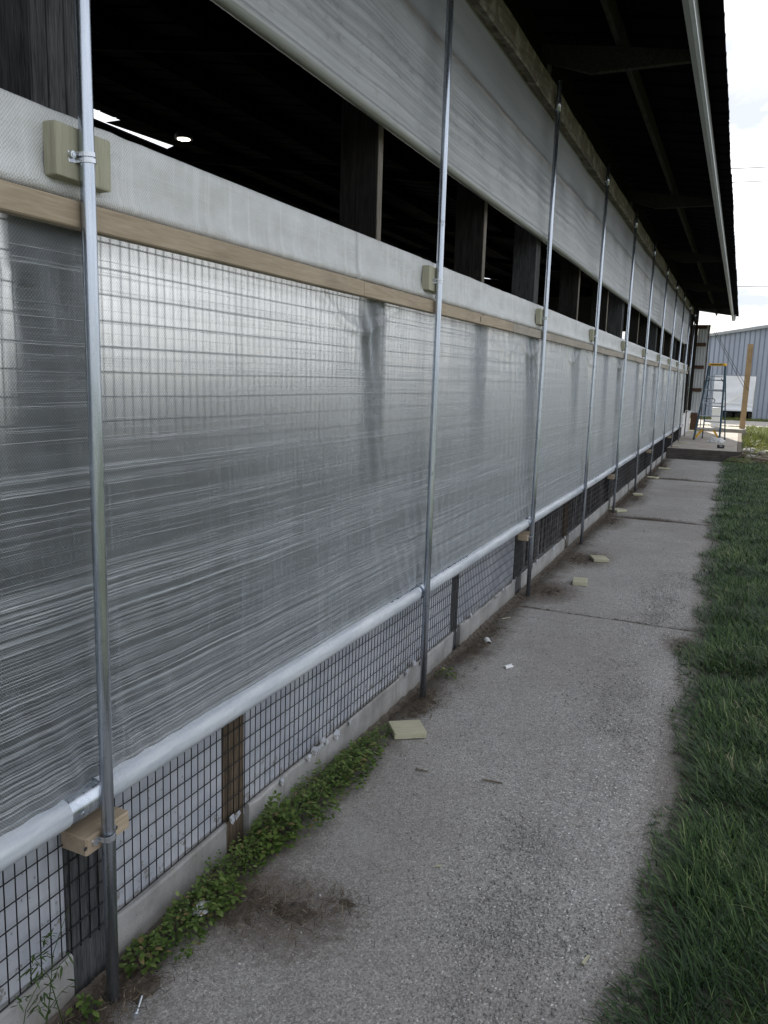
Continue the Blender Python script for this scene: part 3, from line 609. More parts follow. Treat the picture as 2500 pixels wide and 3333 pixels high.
# ---------------------------------------------------------------- upper curtain
uc = empty('drop_curtain', (0, 0, 0), 'old grey dirt-streaked fabric curtain hanging under the eave header', 'curtain')
def upper_sheet():
    ys = np.arange(-3.9, 25.02, .03); zs = np.linspace(2.88, 3.83, 60); Yg, Zg = np.meshgrid(ys, zs, indexing='ij'); t = (Zg-2.88)/.95
    X = -.062-.020*t+.006*snoise(Yg*.25, Zg*.6, 71, 3)
    X += np.where(Zg > 3.47, -.008, 0)+.006*np.exp(-((Zg-3.468-.01*np.sin(Yg*.8))/.018)**2)
    X += .0022*np.sin(Zg*95+2.5*np.sin(Yg*.7)+.8*np.sin(Yg*3.1))*np.clip((3.42-Zg)/.2, 0, 1)
    X += .007*np.sin(Yg*5.2+1.8*np.sin(Yg*.6)+Zg*2.2)*(.35+.65*np.sin(PI*t))*(.6+.4*np.sin(Yg*.9))+.004*np.sin(Yg*11+Zg*7+2*np.sin(Yg))*(1-t)
    en = np.clip((Yg-20.5)/4.5, 0, 1)**1.5
    X += en*(.022*snoise(Yg*.9, Zg*1.3, 75, 3)+.014*np.sin((Yg-Zg*1.8)*6))
    lift = np.clip((Yg-22.5)/2.5, 0, 1)**2*(1-t)*.10
    return npmesh('sheet', np.stack([X, Yg+.03*en*np.sin(Zg*9), Zg+lift], -1).reshape(-1, 3), grid_faces(len(ys), len(zs))[:, ::-1], 'old_curtain', uc, smooth=True)
upper_sheet()
roll('hem_roll', -3.9, 23.2, -.064, 2.890, .029, 'old_curtain', uc, .03, 12, 80)

# ---------------------------------------------------------------- guide poles
pole_me = MB().tube([(0, 0, 0), (0, 0, 1), (0, 0, 2), (0, 0, 3), (0, 0, 4.02)], .0178, 20)
names = ['first', 'second', 'third', 'fourth', 'fifth', 'sixth', 'seventh', 'eighth', 'ninth', 'tenth', 'eleventh']
def strap(mb, z, r=.0195, wd=.012):
    """half-ring strap round the pole's outer side with two ears on the block"""
    pts = [(-.0165, -.040), (-.0165, -.022), (-.010, -.0200)]+[(r*math.sin(q), r*math.cos(q)*-1) for q in np.linspace(.15, PI-.15, 11)]+[(-.010, .0200), (-.0165, .022), (-.0165, .040)]
    v = []
    for (x, y) in pts:
        n = Vector((x+.004, y)).normalized()*.0018
        for q, zz in ((0, -wd/2), (0, wd/2), (1, wd/2), (1, -wd/2)): v.append((x+n.x*q, y+n.y*q, z+zz))
    f = []
    for i in range(len(pts)-1):
        for k in range(4): f.append((i*4+k, i*4+(k+1) % 4, i*4+4+(k+1) % 4, i*4+4+k))
    f += [(0, 1, 2, 3), tuple(len(v)-4+k for k in range(4))]
    return mb.add(v, f)
shared = {}
def sh_part(key, maker, mat, parent, loc=(0, 0, 0), rot=None, smooth=False):
    nm = key.split(':')[0]
    if key not in shared:
        o = maker().build(nm, mat, parent, loc, smooth); shared[key] = o.data
        if rot: o.rotation_euler = rot
        return o
    return link(nm, shared[key], parent, loc, rot)
for i in range(11):
    y = Y0+PITCH*i; z0 = .25 if i >= 8 else -.004
    nth = names[10-i]
    lab = 'galvanised steel guide pole, %s along the wall from the stepladder end' % nth
    if i == 0: lab = 'galvanised steel guide pole beside the layered weathered post, eleventh from the stepladder end'
    p = empty('guide_pole', (0, y, z0), lab, 'pole', 'poles standing along the curtain wall')
    if i < 8: sh_part('pipe:long', lambda: MB().tube([(0, 0, 0), (0, 0, 1), (0, 0, 2), (0, 0, 3), (0, 0, 4.02)], .0178, 20), 'galvanised', p, smooth=True, rot=(0, 0, random.uniform(0, 6)))
    else: sh_part('pipe:short', lambda: MB().tube([(0, 0, 0), (0, 0, 2), (0, 0, 3.77)], .0178, 16), 'galvanised', p, smooth=True, rot=(0, 0, random.uniform(0, 6)))
    # top fixing
    sh_part('coupler', lambda: MB().tube([(0, 0, 3.80), (0, 0, 3.90)], .021, 16), 'galvanised', p, (0, 0, -z0), smooth=True)
    # upper block + strap
    tilt = random.uniform(-.03, .03) if i else -.01
    blk = sh_part('block', lambda: MB().box(-.019, .019, -.09, .09, -.06, .06, .003, jit=.001), 'treated_pine', p, (-.0375, .011 if i == 0 else random.uniform(-.012, .012), 2.277-z0), (tilt, 0, 0))
    s_ = sh_part('strap', lambda: strap(strap(MB(), .007, wd=.010), -.007, wd=.010), 'zinc', p, (0, 0, 2.271-z0), (random.uniform(-.12, .12)+.08, 0, 0))
    sh_part('screw', lambda: MB().tube([(-.018, 0, 0), (-.008, 0, 0)], .0085, 10).tube([(-.008, 0, 0), (-.0065, 0, 0)], .005, 6), 'zinc', s_, (0, -.034, .004))
    if i % 2 == 0 and i < 9:
        lb = sh_part('lower_block', lambda: MB().box(-.048, .048, -.083, .083, -.027, .027, .004, jit=.0015), 'new_pine', p, (-.066, .022, .503-z0))
        s2 = sh_part('strap:low', lambda: strap(MB(), 0, wd=.016), 'zinc', p, (0, 0, .512-z0), (.12, 0, 0))
        sh_part('screw:low', lambda: MB().tube([(-.018, 0, 0), (-.010, 0, 0)], .0095, 10), 'zinc', s2, (0, -.033, 0)); sh_part('screw:low', None, 'zinc', s2, (0, .033, 0))
        if i == 0:
            for dy in (-.066, .05): MB().tube([(-.0185, dy, .508), (-.0172, dy, .508)], .006, 8).build('drill_hole', 'cable_dark', p)
    else:
        sh_part('strap:ring', lambda: strap(MB(), 0, wd=.012), 'zinc', p, (0, 0, 3.83-z0))

# ---------------------------------------------------------------- lamp inside the barn
lamp = empty('ceiling_lamp', (-6, 9.67, 4.97), 'round lit lamp hanging in the dark barn above the opening', 'lamp')
MB().tube([(0, 0, -.004), (0, 0, .0)], .088, 24).build('diffuser', 'lamp_glow', lamp)
MB().tube([(0, 0, .001), (0, 0, .05), (0, 0, .16)], [.125, .12, .05], 24).build('housing', 'black_plastic', lamp)
MB().tube([(0, 0, .16), (0, 0, .32)], .012, 8).build('stem', 'black_plastic', lamp)

# ================================================================== DECK, LADDER, YARD THINGS
deck = empty('platform', (.75, 20.8, 0), 'low concrete platform with dark timber front board at the end of the path', 'platform')
def dpart(nm, mat, x0, x1, y0, y1, z0, z1, c=.004): return MB().box(x0-.75, x1-.75, y0-20.8, y1-20.8, z0, z1, c).build(nm, mat, deck)
dpart('slab', 'deck_concrete', -.085, 1.50, 20.86, 29.5, -.03, .246); dpart('front_board', 'deck_board', -.088, 1.62, 20.80, 20.855, -.03, .25)
dpart('edge_board', 'rubble_wood', 1.505, 1.60, 20.86, 29.4, -.03, .25)
step = MB().box(.1, 1.74, 31.0, 32.8, -.03, .30, .012, jit=.004).build('step_slab', 'deck_concrete'); tag(step, 'pale concrete step slab under the tall wooden post and white box', 'step')
pst = MB().box(-.094, .094, -.094, .094, 0, 3.0, .006, jit=.003).build('yard_post', 'yard_post', None, (1.605, 31.75, .296)); tag(pst, 'tall square bare wood post standing on the step slab', 'post')
bx_ = MB().box(-.142, .142, -.15, .15, 0, .72, .012, jit=.006).build('foam_box', 'foam', None, (.69, 31.85, .298)); tag(bx_, 'upright white block standing behind the stepladder', 'block')

lad = empty('stepladder', (.68, 24.55, .25), 'blue-grey fibreglass stepladder with yellow top and braces on the platform', 'stepladder', rot=(0, 0, R_(-10)))
Hh = 2.14
def fr(t, s): return Vector((s*(.348-.133*t), .50*t, Hh*t))                       # front rails
def rr_(t, s): return Vector((s*(.315-.11*t), .92-.35*t, Hh*t))
def bar(nm, mat, p, q, wx, wy, parent=lad):
    p, q = Vector(p), Vector(q); d_ = (q-p).normalized(); ux = Vector((1, 0, 0)); ux = (ux-d_*ux.dot(d_)).normalized() if abs(d_.x) < .9 else Vector((0, 0, 1)); uy = d_.cross(ux)
    v = [e+ux*sx*wx/2+uy*sy*wy/2 for e in (p, q) for sx, sy in ((-1, -1), (1, -1), (1, 1), (-1, 1))]
    return MB().add(v, [(0, 1, 2, 3), (7, 6, 5, 4)]+[(k, (k+1) % 4, 4+(k+1) % 4, 4+k) for k in range(4)]).build(nm, mat, parent)
for s in (-1, 1):
    bar('front_rail', 'fibreglass', fr(0.02, s), fr(.98, s), .042, .08); bar('rear_rail', 'fibreglass', rr_(0.02, s), rr_(.98, s), .028, .045)
    bar('foot', 'black_plastic', fr(0, s), fr(.02, s), .04, .085); bar('foot', 'black_plastic', rr_(0, s), rr_(.02, s), .036, .055)
    bar('foot_brace', 'yellow_plastic', fr(.03, s)+Vector((-s*.03, .02, 0)), fr(.145, s)+Vector((-s*.19, .02, 0)), .05, .03)
    bar('spreader', 'black_plastic', fr(.55, s)+Vector((-s*.02, 0, 0)), rr_(.55, s)+Vector((-s*.02, 0, 0)), .012, .02)
    bar('top_brace', 'fibreglass', fr(.76, s), fr(.82, s)+Vector((-s*.09, 0, 0)), .022, .02)
for z in (.32, .69, 1.06, 1.43, 1.80):
    t = z/Hh; a_ = fr(t, 1); MB().box(-a_.x+.014, a_.x-.014, a_.y-.04, a_.y+.045, z-.014, z+.014, .003).build('step', 'aluminium', lad)
for z in (.5, .95, 1.4, 1.70): t = z/Hh; a_ = rr_(t, 1); MB().box(-a_.x+.012, a_.x-.012, a_.y-.012, a_.y+.012, z-.018, z+.018).build('rear_brace', 'aluminium', lad)
cap = MB().box(-.228, .228, .40, .66, Hh-.035, Hh+.035, .01).build('top_cap', 'yellow_plastic', lad)
for k in range(9): MB().box(-.165+.036*k, -.138+.036*k, .3985, .401, Hh-.012, Hh+.014).build('print_mark', 'black_plastic', cap)

# cables and rope
def tubeobj(nm, pts, r, mat, label, cat, group=None, n=6):
    o = MB().tube(pts, r, n).build(nm, mat, smooth=True); return tag(o, label, cat, group)
def sag(p, q, s, n=14): return [tuple(Vector(p).lerp(Vector(q), t)+Vector((0, 0, -s*4*t*(1-t)))) for t in np.linspace(0, 1, n)]
tubeobj('cable', sag((.27, 30.3, 3.86), (1.515, 31.75, 1.78), .02), .008, 'cable_dark', 'dark cable slanting from the barn corner to the wood post, lower of two', 'cable')
tubeobj('cable', sag((.29, 30.32, 3.92), (1.70, 31.66, 1.66), .03), .008, 'cable_dark', 'dark cable slanting from the barn corner round the wood post, upper of two', 'cable')
coil = empty('cable_coil', (.45, 30.6, 1.2), 'grey cable hanging from the barn corner and ending in a loose coil', 'cable')
off = Vector((.45, 30.6, 1.2))
MB().tube([tuple(Vector(p)-off) for p in [(.27, 30.3, 3.84), (.30, 30.4, 2.9), (.36, 30.5, 2.2), (.50, 30.6, 1.6), (.55, 30.6, 1.30)]], .007, 6).build('strand', 'cable_dark', coil, smooth=True)
MB().tube([tuple(Vector(p)-off) for p in [(.26, 30.3, 3.84), (.25, 30.4, 2.9), (.29, 30.5, 2.2), (.36, 30.6, 1.6), (.43, 30.6, 1.30)]], .007, 6).build('strand', 'cable_dark', coil, smooth=True)
MB().tube([((.13+.012*math.sin(q*2.3))*math.cos(q)+.05, .03*math.sin(q*.7), .08+(.09+.01*math.cos(q*1.7))*math.sin(q)) for q in np.linspace(0, 8*PI, 90)], .007, 6).build('loops', 'cable_dark', coil, smooth=True)
tubeobj('rope', [(.78, 31.80, 1.05), (.84, 31.7, 1.11), (.93, 31.7, 1.14)]+sag((.93, 31.7, 1.14), (1.512, 31.72, 1.52), .01, 6), .013, 'rope_white', 'white rope tied from the white block up to the wood post', 'rope')
for k, (ya, z_) in enumerate(((70, 18.9), (70, 17.9), (74, 10.6))):
    tubeobj('power_line', sag((-70, ya-4, z_+2.2), (80, ya+4, z_+1.2), 2.4, 40), .022, 'cable_dark', ['highest of the overhead power lines crossing the cloudy sky', 'overhead power line just under the highest one', 'lowest overhead power line seen against the sky'][k], 'power line')

# blue metal building with curtain door and a wagon under it
YB = 50.0
blue = empty('blue_building', (6, YB, 0), 'pale blue ribbed metal farm building across the gravel road', 'building')
XL, XR, XA = -1.3, 24, 11.3
def zb(x): return (4.55+.165*(x+.6)) if x < XA else (4.55+.165*(XA+.6)-.165*(x-XA))
DX0, DX1, DZ = .0, 2.12, 2.38
def bpoly(nm, poly, y0, y1, mat='blue_siding'): return MB().prism([(x-6, z) for x, z in poly], 'y', y0-YB, y1-YB).build(nm, mat, blue)
bpoly('front_wall', [(XL, -.1), (DX0, -.1), (DX0, zb(DX0)), (XL, zb(XL))], YB, YB+.08)
bpoly('front_wall', [(DX0, DZ), (DX1, DZ), (DX1, zb(DX1)), (DX0, zb(DX0))], YB, YB+.08)
bpoly('front_wall', [(DX1, -.1), (XR, -.1), (XR, zb(XR)), (XA, zb(XA)), (DX1, zb(DX1))], YB, YB+.08)
x = XL+.1
while x < XR-.1:
    z0_ = DZ+.02 if DX0-.03 < x < DX1+.03 else .02
    MB().prism([(-.03, 0), (.03, 0), (.015, -.05), (-.015, -.05)], 'z', z0_, zb(x)-.02).build('rib', 'blue_rib_shade', blue, (x-6, 0, 0)); x += .255
bpoly('roof', [(XL-.2, zb(XL)-.03), (XA, zb(XA)+.0), (XR+.2, zb(XR)-.03), (XR+.2, zb(XR)+.14), (XA, zb(XA)+.17), (XL-.2, zb(XL)+.12)], YB-.25, YB+40, 'fascia_metal')
bpoly('side_wall', [(XL, -.1), (XL+.08, -.1), (XL+.08, zb(XL)-.04), (XL, zb(XL)-.04)], YB+.09, YB+20)
for (x0, x1, z0_, z1) in ((DX0-.05, DX1+.05, DZ, DZ+.05), (DX1-.0, DX1+.05, 0, DZ)): MB().box(x0-6, x1-6, -.06, -.002, z0_, z1).build('door_trim', 'fascia_metal', blue)
for x in (2.4, 2.62, 2.9): MB().tube([(x-6, -.05, .52), (x-6, .0, .52)], .02, 8).build('vent_hole', 'cable_dark', blue)
def door_sheet():
    xs = np.linspace(DX0-.02, DX1-.01, 30); zs = np.linspace(.42, DZ-.01, 40); X, Z = np.meshgrid(xs, zs, indexing='ij')
    Y = -.05+.02*snoise(X*.5, Z*.6, 90, 3)-.03*np.exp(-((Z-.50)/.06)**2)-.02*np.exp(-((Z-.80-.05*np.sin(X*2))/.05)**2)-.015*np.exp(-((Z-1.50)/.01)**2)
    V = np.stack([X-6, Y, Z], -1).reshape(-1, 3); V2 = V.copy(); V2[:, 1] += .012; F = grid_faces(30, 40); return npmesh('door_curtain', np.concatenate([V, V2]), np.concatenate([F, F[:, ::-1]+len(V)]), 'door_sheet', blue, smooth=True)
door_sheet()
MB().tube([(DX0-6, -.06, .43), (DX1-6, -.06, .44)], .03, 10).build('curtain_pipe', 'aluminium', blue)
wag = empty('farm_wagon', (1.1, 51.6, -.03), 'dark low wagon chassis showing under the white door curtain of the blue building', 'wagon')
MB().box(-1.0, 1.0, -.5, .6, .33, .55, .02).build('bed', 'black_plastic', wag)
for x, z_ in ((-.75, .16), (.05, .16), (.75, .16)):
    wh = MB().tube([(x-.09, 0, .17), (x+.09, 0, .17)], .165, 16).build('wheel', 'black_plastic', wag); MB().tube([(x-.095, 0, .17), (x+.095, 0, .17)], .06, 12).build('hub', 'aluminium', wh)
MB().box(-.25, -.05, -.45, -.3, .0, .34).build('leg', 'black_plastic', wag); MB().box(.42, .5, -.45, -.4, .0, .34).build('leg', 'black_plastic', wag)

# ================================================================== SMALL THINGS
def scrap(x, y, z, rz, sx, sy, h, label):
    o = MB().box(-sx/2, sx/2, -sy/2, sy/2, 0, h, .003, jit=.0015).build('wood_offcut', 'scrap_pine', None, (x, y, z)); o.rotation_euler = (random.uniform(-.03, .03), random.uniform(-.03, .03), rz); tag(o, label, 'offcut', 'wood offcuts lying along the wall')
scrap(.090, 3.536, .004, R_(35), .165, .145, .034, 'largest pale wood offcut lying where the green weeds end')
scrap(.315, 7.06, .004, R_(8), .125, .17, .036, 'square pale wood offcut on the path just past the first crack')
scrap(.315, 8.12, .004, R_(25), .155, .16, .032, 'pale wood offcut on the path beside dark dirt, past another offcut')
scrap(.035, 11.47, .004, R_(-35), .17, .20, .03, 'pale wood offcut tilted at the foot of the seventh pole from the stepladder end')
scrap(.095, 13.33, .004, R_(12), .15, .17, .03, 'pale wood offcut by the wall between the seventh and sixth poles from the stepladder')
scrap(.07, 16.0, .004, R_(-12), .20, .18, .025, 'thin pale offcut at the grassy joint of the path')
scrap(.12, 17.9, .004, R_(4), .24, .16, .025, 'pale wood offcut nearest below the platform front board')
scrap(.08, 21.35, .25, R_(0), .20, .16, .022, 'pale wood offcut on the platform near its front edge')
scrap(.16, 22.9, .25, R_(8), .22, .14, .02, 'pale wood offcut on the platform by the second last pole')
for (x, y, rz, s, lab) in ((.045, 5.10, .5, 1.0, 'curved white plastic pipe scrap in the dirt by the wall'), (.30, 4.69, -.6, .8, 'small white plastic pipe scrap out on the path')):
    v = []; n = 9
    for j, yy in enumerate((-.035*s, .035*s)):
        for rr in (.021*s, .0185*s):
            for k in range(n): q = PI*(.05+1.05*k/(n-1)); v.append((rr*math.cos(q), yy+.006*math.sin(k*2)*j, rr*math.sin(q)))
    f = []
    for k in range(n-1): f += [(k, k+1, 2*n+k+1, 2*n+k), (n+k, 3*n+k, 3*n+k+1, n+k+1), (k, n+k, n+k+1, k+1), (2*n+k, 2*n+k+1, 3*n+k+1, 3*n+k)]
    f += [(0, 2*n, 3*n, n), (n-1, 2*n-1, 4*n-1, 3*n-1)]
    o = MB().add(v, f).build('pipe_scrap', 'white_pvc', None, (x, y, .004)); o.rotation_euler = (.05, .1, rz); tag(o, lab, 'pipe scrap')
scr = empty('lag_screw', (.085, 1.555, .010), 'long zinc lag screw lying on the ground at the foot of the pole', 'screw', rot=(0, 0, R_(-62)))
MB().tube([(-.035, 0, 0)]+[(-.03+.0022*k, 0, 0) for k in range(30)], [.0015]+[.0042 if k % 2 else .0032 for k in range(30)], 8).build('shank', 'zinc', scr)
MB().tube([(.036, 0, 0), (.0375, 0, 0), (.0376, 0, 0), (.045, 0, 0)], [.010, .010, .0068, .0068], 6).build('head', 'zinc', scr)
def crumple(nm, loc, s, mat, label, cat, seed):
    bm = bmesh.new(); bmesh.ops.create_icosphere(bm, subdivisions=3, radius=1); r = random.Random(seed)
    ds = [(Vector((r.uniform(-1, 1), r.uniform(-1, 1), r.uniform(-1, 1))), r.uniform(4, 9), r.uniform(0, 6)) for _ in range(6)]
    for v in bm.verts:
        k = 1+sum(.11*abs(math.sin(v.co.dot(d)*f_+p)) for d, f_, p in ds)-.3; v.co = Vector((v.co.x*s[0]*k, v.co.y*s[1]*k, max(-.05*s[2], v.co.z*s[2]*k)))
    me = bpy.data.meshes.new(nm); bm.to_mesh(me); bm.free(); me.materials.append(M[mat]); o = link(nm, me, None, loc); tag(o, label, cat)
crumple('plastic_bag', (.97, 23.9, .26), (.20, .17, .11), 'clear_film', 'crumpled clear plastic bag lying at the foot of the stepladder', 'bag', 3)
crumple('film_scrap', (.02, 1.93, .04), (.022, .032, .022), 'clear_film', 'crumpled scrap of clear plastic film caught in the weeds', 'film scrap', 4)
bb = empty('black_case', (1.12, 21.75, .25), 'small black case lying on the platform near its front edge', 'case', rot=(0, 0, .05))
MB().box(-.085, .085, -.05, .05, 0, .085, .008).build('body', 'black_plastic', bb); MB().box(-.03, .03, -.056, -.048, .05, .065, .001).build('latch', 'zinc', bb)

# ------------------------------------------------------------------ blades, leaves, pebbles, fibres (numpy)
def blades(base, L, W, az, lean, droop, tw=None):
    """curved tapering blades -> V,F ; 7 verts 5 tris each"""
    n = len(L); ts = np.array([0, .38, .72, 1.0]); wsc = np.array([1, .85, .55, 0])
    dx, dy = np.cos(az), np.sin(az); sx, sy = -dy, dx
    P = []
    for t, q in zip(ts, wsc):
        h = L*(t*np.cos(lean)-droop*t*t); o = L*(t*np.sin(lean)+droop*.6*t*t)
        c = np.stack([base[:, 0]+dx*o, base[:, 1]+dy*o, base[:, 2]+np.maximum(h, .004)], -1); s = np.stack([sx*W*q/2, sy*W*q/2, np.zeros(n)], -1)
        P += [c-s, c+s] if q else [c]
    V = np.stack(P, 1).reshape(-1, 3); o = (np.arange(n)*7)[:, None, None]
    return V, (np.array([[0, 1, 3], [0, 3, 2], [2, 3, 5], [2, 5, 4], [4, 5, 6]])[None]+o).reshape(-1, 3)
def edge_x(y): return np.interp(y, [0, 1.4, 2.33, 3.57, 6.26, 12, 20.4], [1.40, 1.40, 1.37, 1.345, 1.325, 1.27, 1.215])+.035*np.sin(y*2.1)+.03*np.sin(y*5.3+1)+.02*np.sin(y*11)
def lawn():
    Vs, Fs, Rs = [], [], []; o = 0
    for (ya, yb, dens, xw, lo, hi, wd) in ((-1.0, 1.2, 1500, 2.4, .06, .13, .0045), (1.2, 4.0, 8500, 1.1, .05, .15, .0046), (1.2, 4.0, 3000, 2.6, .05, .12, .0045), (4.0, 8.0, 6500, .95, .05, .13, .0055), (4, 8, 1500, 2.8, .05, .12, .005), (8, 13, 4800, .9, .05, .13, .006), (13, 20.75, 3000, .9, .05, .13, .0075), (8, 20.75, 600, 2.8, .06, .12, .008)):
        n = int((yb-ya)*xw*dens); y = RNG.uniform(ya, yb, n); q = RNG.uniform(-.02, xw, n)
        ex = edge_x(y); x = ex+np.abs(q)*np.where(q < 0, -1, 1)
        keep = (q > .05) | (RNG.random(n) < .55); clump = snoise(x*1.1, y*1.1, 5, 3); keep &= RNG.random(n) < (.72+.28*np.clip(clump, -1, 1)); x, y, q, clump = x[keep], y[keep], q[keep], clump[keep]; n = len(x)
        L = RNG.uniform(lo, hi, n)*(1+.25*clump); L *= np.clip(.55+q*3, .55, 1); az = RNG.uniform(0, 2*PI, n); dirn = 2.6+1.2*snoise(x*.7, y*.7, 9, 2); mixd = RNG.random(n) < .55; az = np.where(mixd, dirn+RNG.normal(0, .6, n), az)
        edge = q < .09; az = np.where(edge, PI+RNG.normal(0, .8, n), az)
        V, F = blades(np.stack([x, y, -.016*np.clip((x-1.5)/.25, 0, 1)], -1), L, np.full(n, wd)*RNG.uniform(.7, 1.3, n), az, RNG.uniform(.25, 1.0, n)+edge*.2, RNG.uniform(.05, .45, n))
        r = np.clip(RNG.beta(1.1, 1.4, n)*.95+.10*clump, 0, .93); r = np.where(RNG.random(n) < .035, 1.0, r)
        Vs.append(V); Fs.append(F+o); Rs.append(np.repeat(r, 7)); o += len(V)
    return npmesh('grass', np.concatenate(Vs), np.concatenate(Fs), 'grass_blade', None, np.concatenate(Rs))
tag(lawn(), 'shaded dark green lawn grass along the edge of the concrete path', 'grass', kind='stuff')
def yardgrass():
    Vs, Fs, Rs = [], [], []; o = 0
    for (xa, xb, ya, yb, n, lo, hi, wd) in ((1.66, 5.5, 21.0, 31, 16000, .06, .20, .012), (1.75, 6, 31, 40.4, 14000, .08, .22, .015), (-.2, 1.8, 33, 40.4, 6000, .03, .10, .014), (-2, 10, 47.4, 49.9, 7000, .08, .2, .018), (1.7, 3.2, 26.5, 31, 3500, .15, .42, .02)):
        x = RNG.uniform(xa, xb, n); y = RNG.uniform(ya, yb, n); cl = snoise(x*.6, y*.6, 15, 3); k = RNG.random(n) < .7+.4*cl; x, y, cl = x[k], y[k], cl[k]; n = len(x)
        V, F = blades(np.stack([x, y, np.full(n, -.03)], -1), RNG.uniform(lo, hi, n)*(1+.4*cl), np.full(n, wd), RNG.uniform(0, 2*PI, n), RNG.uniform(.1, .8, n), RNG.uniform(.05, .4, n))
        Vs.append(V); Fs.append(F+o); Rs.append(np.repeat(np.clip(RNG.random(n)*.9+.1*cl, 0, 1), 7)); o += len(V)
    return npmesh('grass', np.concatenate(Vs), np.concatenate(Fs), 'yard_grass', None, np.concatenate(Rs))
tag(yardgrass(), 'sunlit yellow green rough grass beyond the platform', 'grass', kind='stuff')
# pebbles worn out of the slab
ico = bmesh.new(); bmesh.ops.create_icosphere(ico, subdivisions=1, radius=1); ico.verts.ensure_lookup_table()
IV = np.array([v.co[:] for v in ico.verts]); IF = np.array([[v.index for v in f.verts] for f in ico.faces]); ico.free()
def pebbles():
    n = 40000; y = 1.2+(RNG.random(n)**1.5)*6.8; cx = np.interp(y, [1.2, 2.2, 3.5, 6, 8], [.80, .93, 1.02, 1.05, 1.05]); x = cx+RNG.normal(0, .13, n)
    k = (x < edge_x(y)-.02) & (x > .2) & (snoise(x*2.5, y*1.2, 33, 3)+RNG.normal(0, .5, n) > -.1); x, y = x[k], y[k]; n = len(x)
    n2 = 2600; x = np.concatenate([x, RNG.uniform(.15, 1.3, n2)]); y = np.concatenate([y, RNG.uniform(1.3, 6, n2)]); n += n2
    s = np.clip(RNG.lognormal(-6.1, .45, n), .0012, .008); az = RNG.uniform(0, PI, n)
    sc = np.stack([s*RNG.uniform(.8, 1.4, n), s*RNG.uniform(.7, 1.1, n), s*RNG.uniform(.45, .75, n)], -1)
    V = IV[None]*sc[:, None]*(1+.18*RNG.standard_normal((n, 12, 1))*.6); ca, sa = np.cos(az)[:, None], np.sin(az)[:, None]
    V = np.stack([V[..., 0]*ca-V[..., 1]*sa+x[:, None], V[..., 0]*sa+V[..., 1]*ca+y[:, None], V[..., 2]+.0012+(s*.02)[:, None]], -1).reshape(-1, 3)
    F = (IF[None]+(np.arange(n)*12)[:, None, None]).reshape(-1, 3)
    return npmesh('gravel', V, F, 'pebble', None, np.repeat(np.clip(RNG.beta(1.6, 2.6, n), 0, 1), 12), True)
tag(pebbles(), 'small pale pebbles scattered along the worn concrete path', 'gravel', kind='stuff')
# soil banked against the wall and over patches
PATCH = [(.10, 2.06, .15, .17), (.27, 2.10, .17, .10), (.40, 2.22, .08, .06), (.13, 6.65, .18, .30), (.14, 8.1, .2, .45), (.08, 10.6, .15, .5), (.1, 12.9, .16, .6), (.55, 11.05, .45, .10), (.5, 16.1, .5, .14), (.05, 16.4, .14, .8), (1.28, 5.7, .10, .18), (.02, 5.0, .10, .5), (.03, 3.9, .09, .35), (.02, 1.62, .10, .13), (.02, 1.38, .09, .2), (.05, 14.6, .1, .6), (.06, 18.5, .12, .8)]
def soil():
    nu, nv = 110, 1300; xs = -.088+1.448*np.linspace(0, 1, nu)**1.5; ys = np.linspace(1.0, 20.6, nv); X, Yg = np.meshgrid(xs, ys, indexing='ij')
    H = .050*np.exp(-(X+.088)/(.06+.05*np.clip((Yg-3.5)/1.5, 0, 1)+.025*np.sin(Yg*1.3)+.02*np.sin(Yg*4.1)))-.030
    for (px, py, rx, ry) in PATCH: H = np.maximum(H, .038*np.exp(-((X-px)/rx)**2-((Yg-py)/ry)**2)-.030)
    for jy in (6.109, 11.015, 16.085): H = np.maximum(H, .026*np.exp(-((Yg-jy-.01*np.sin(X*9))/.022)**2)-.025-.004*(jy < 7))
    H = H+.005*snoise(X*5, Yg*5, 51, 4)+.0055*snoise(X*12, Yg*12, 52, 3)
    return npmesh('soil', np.stack([X, Yg, H], -1).reshape(-1, 3), grid_faces(nu, nv)[:, ::-1], 'soil', None, smooth=True)
tag(soil(), 'dark soil gathered along the wall foot and in patches on the path', 'soil', kind='stuff')
def fibres():
    xs, ys = [], []
    for (px, py, rx, ry) in PATCH:
        n = int(900*min(1, (rx*ry)/.03)/max(1, py/5)); xs.append(RNG.normal(px, rx*.6, n)); ys.append(RNG.normal(py, ry*.6, n))
    n = 8500; yy = 1.1+RNG.random(n)**1.2*19; xs.append(-.085+np.abs(RNG.normal(0, 1, n))*np.where(yy > 3.6, .10, .06)); ys.append(yy)
    n = 700; xs.append(RNG.uniform(.0, 1.32, n)); ys.append(1.2+RNG.random(n)**1.3*18)
    n = 1500; yy = 1.2+RNG.random(n)**1.3*19; xs.append(edge_x(yy)-np.abs(RNG.normal(0, .05, n))); ys.append(yy)
    x, y = np.concatenate(xs), np.concatenate(ys); k = (x > -.084) & (x < 1.34) & (y > 1.0) & (y < 20.7); x, y = x[k], y[k]; n = len(x)
    L = RNG.uniform(.008, .05, n)*np.clip(.7+y*.08, .7, 1.8); V, F = blades(np.stack([x, y, np.full(n, .004)+RNG.random(n)*.008], -1), L, RNG.uniform(.0012, .0035, n)*np.clip(.6+y*.1, .8, 2), RNG.uniform(0, 2*PI, n), RNG.uniform(1.1, 1.5, n), RNG.uniform(-.1, .15, n))
    return npmesh('dead_plant_litter', V, F, 'dead_fibre', None, np.repeat(RNG.random(n), 7))
tag(fibres(), 'brown dead stalks and chaff littering the wall foot and path', 'litter', kind='stuff')
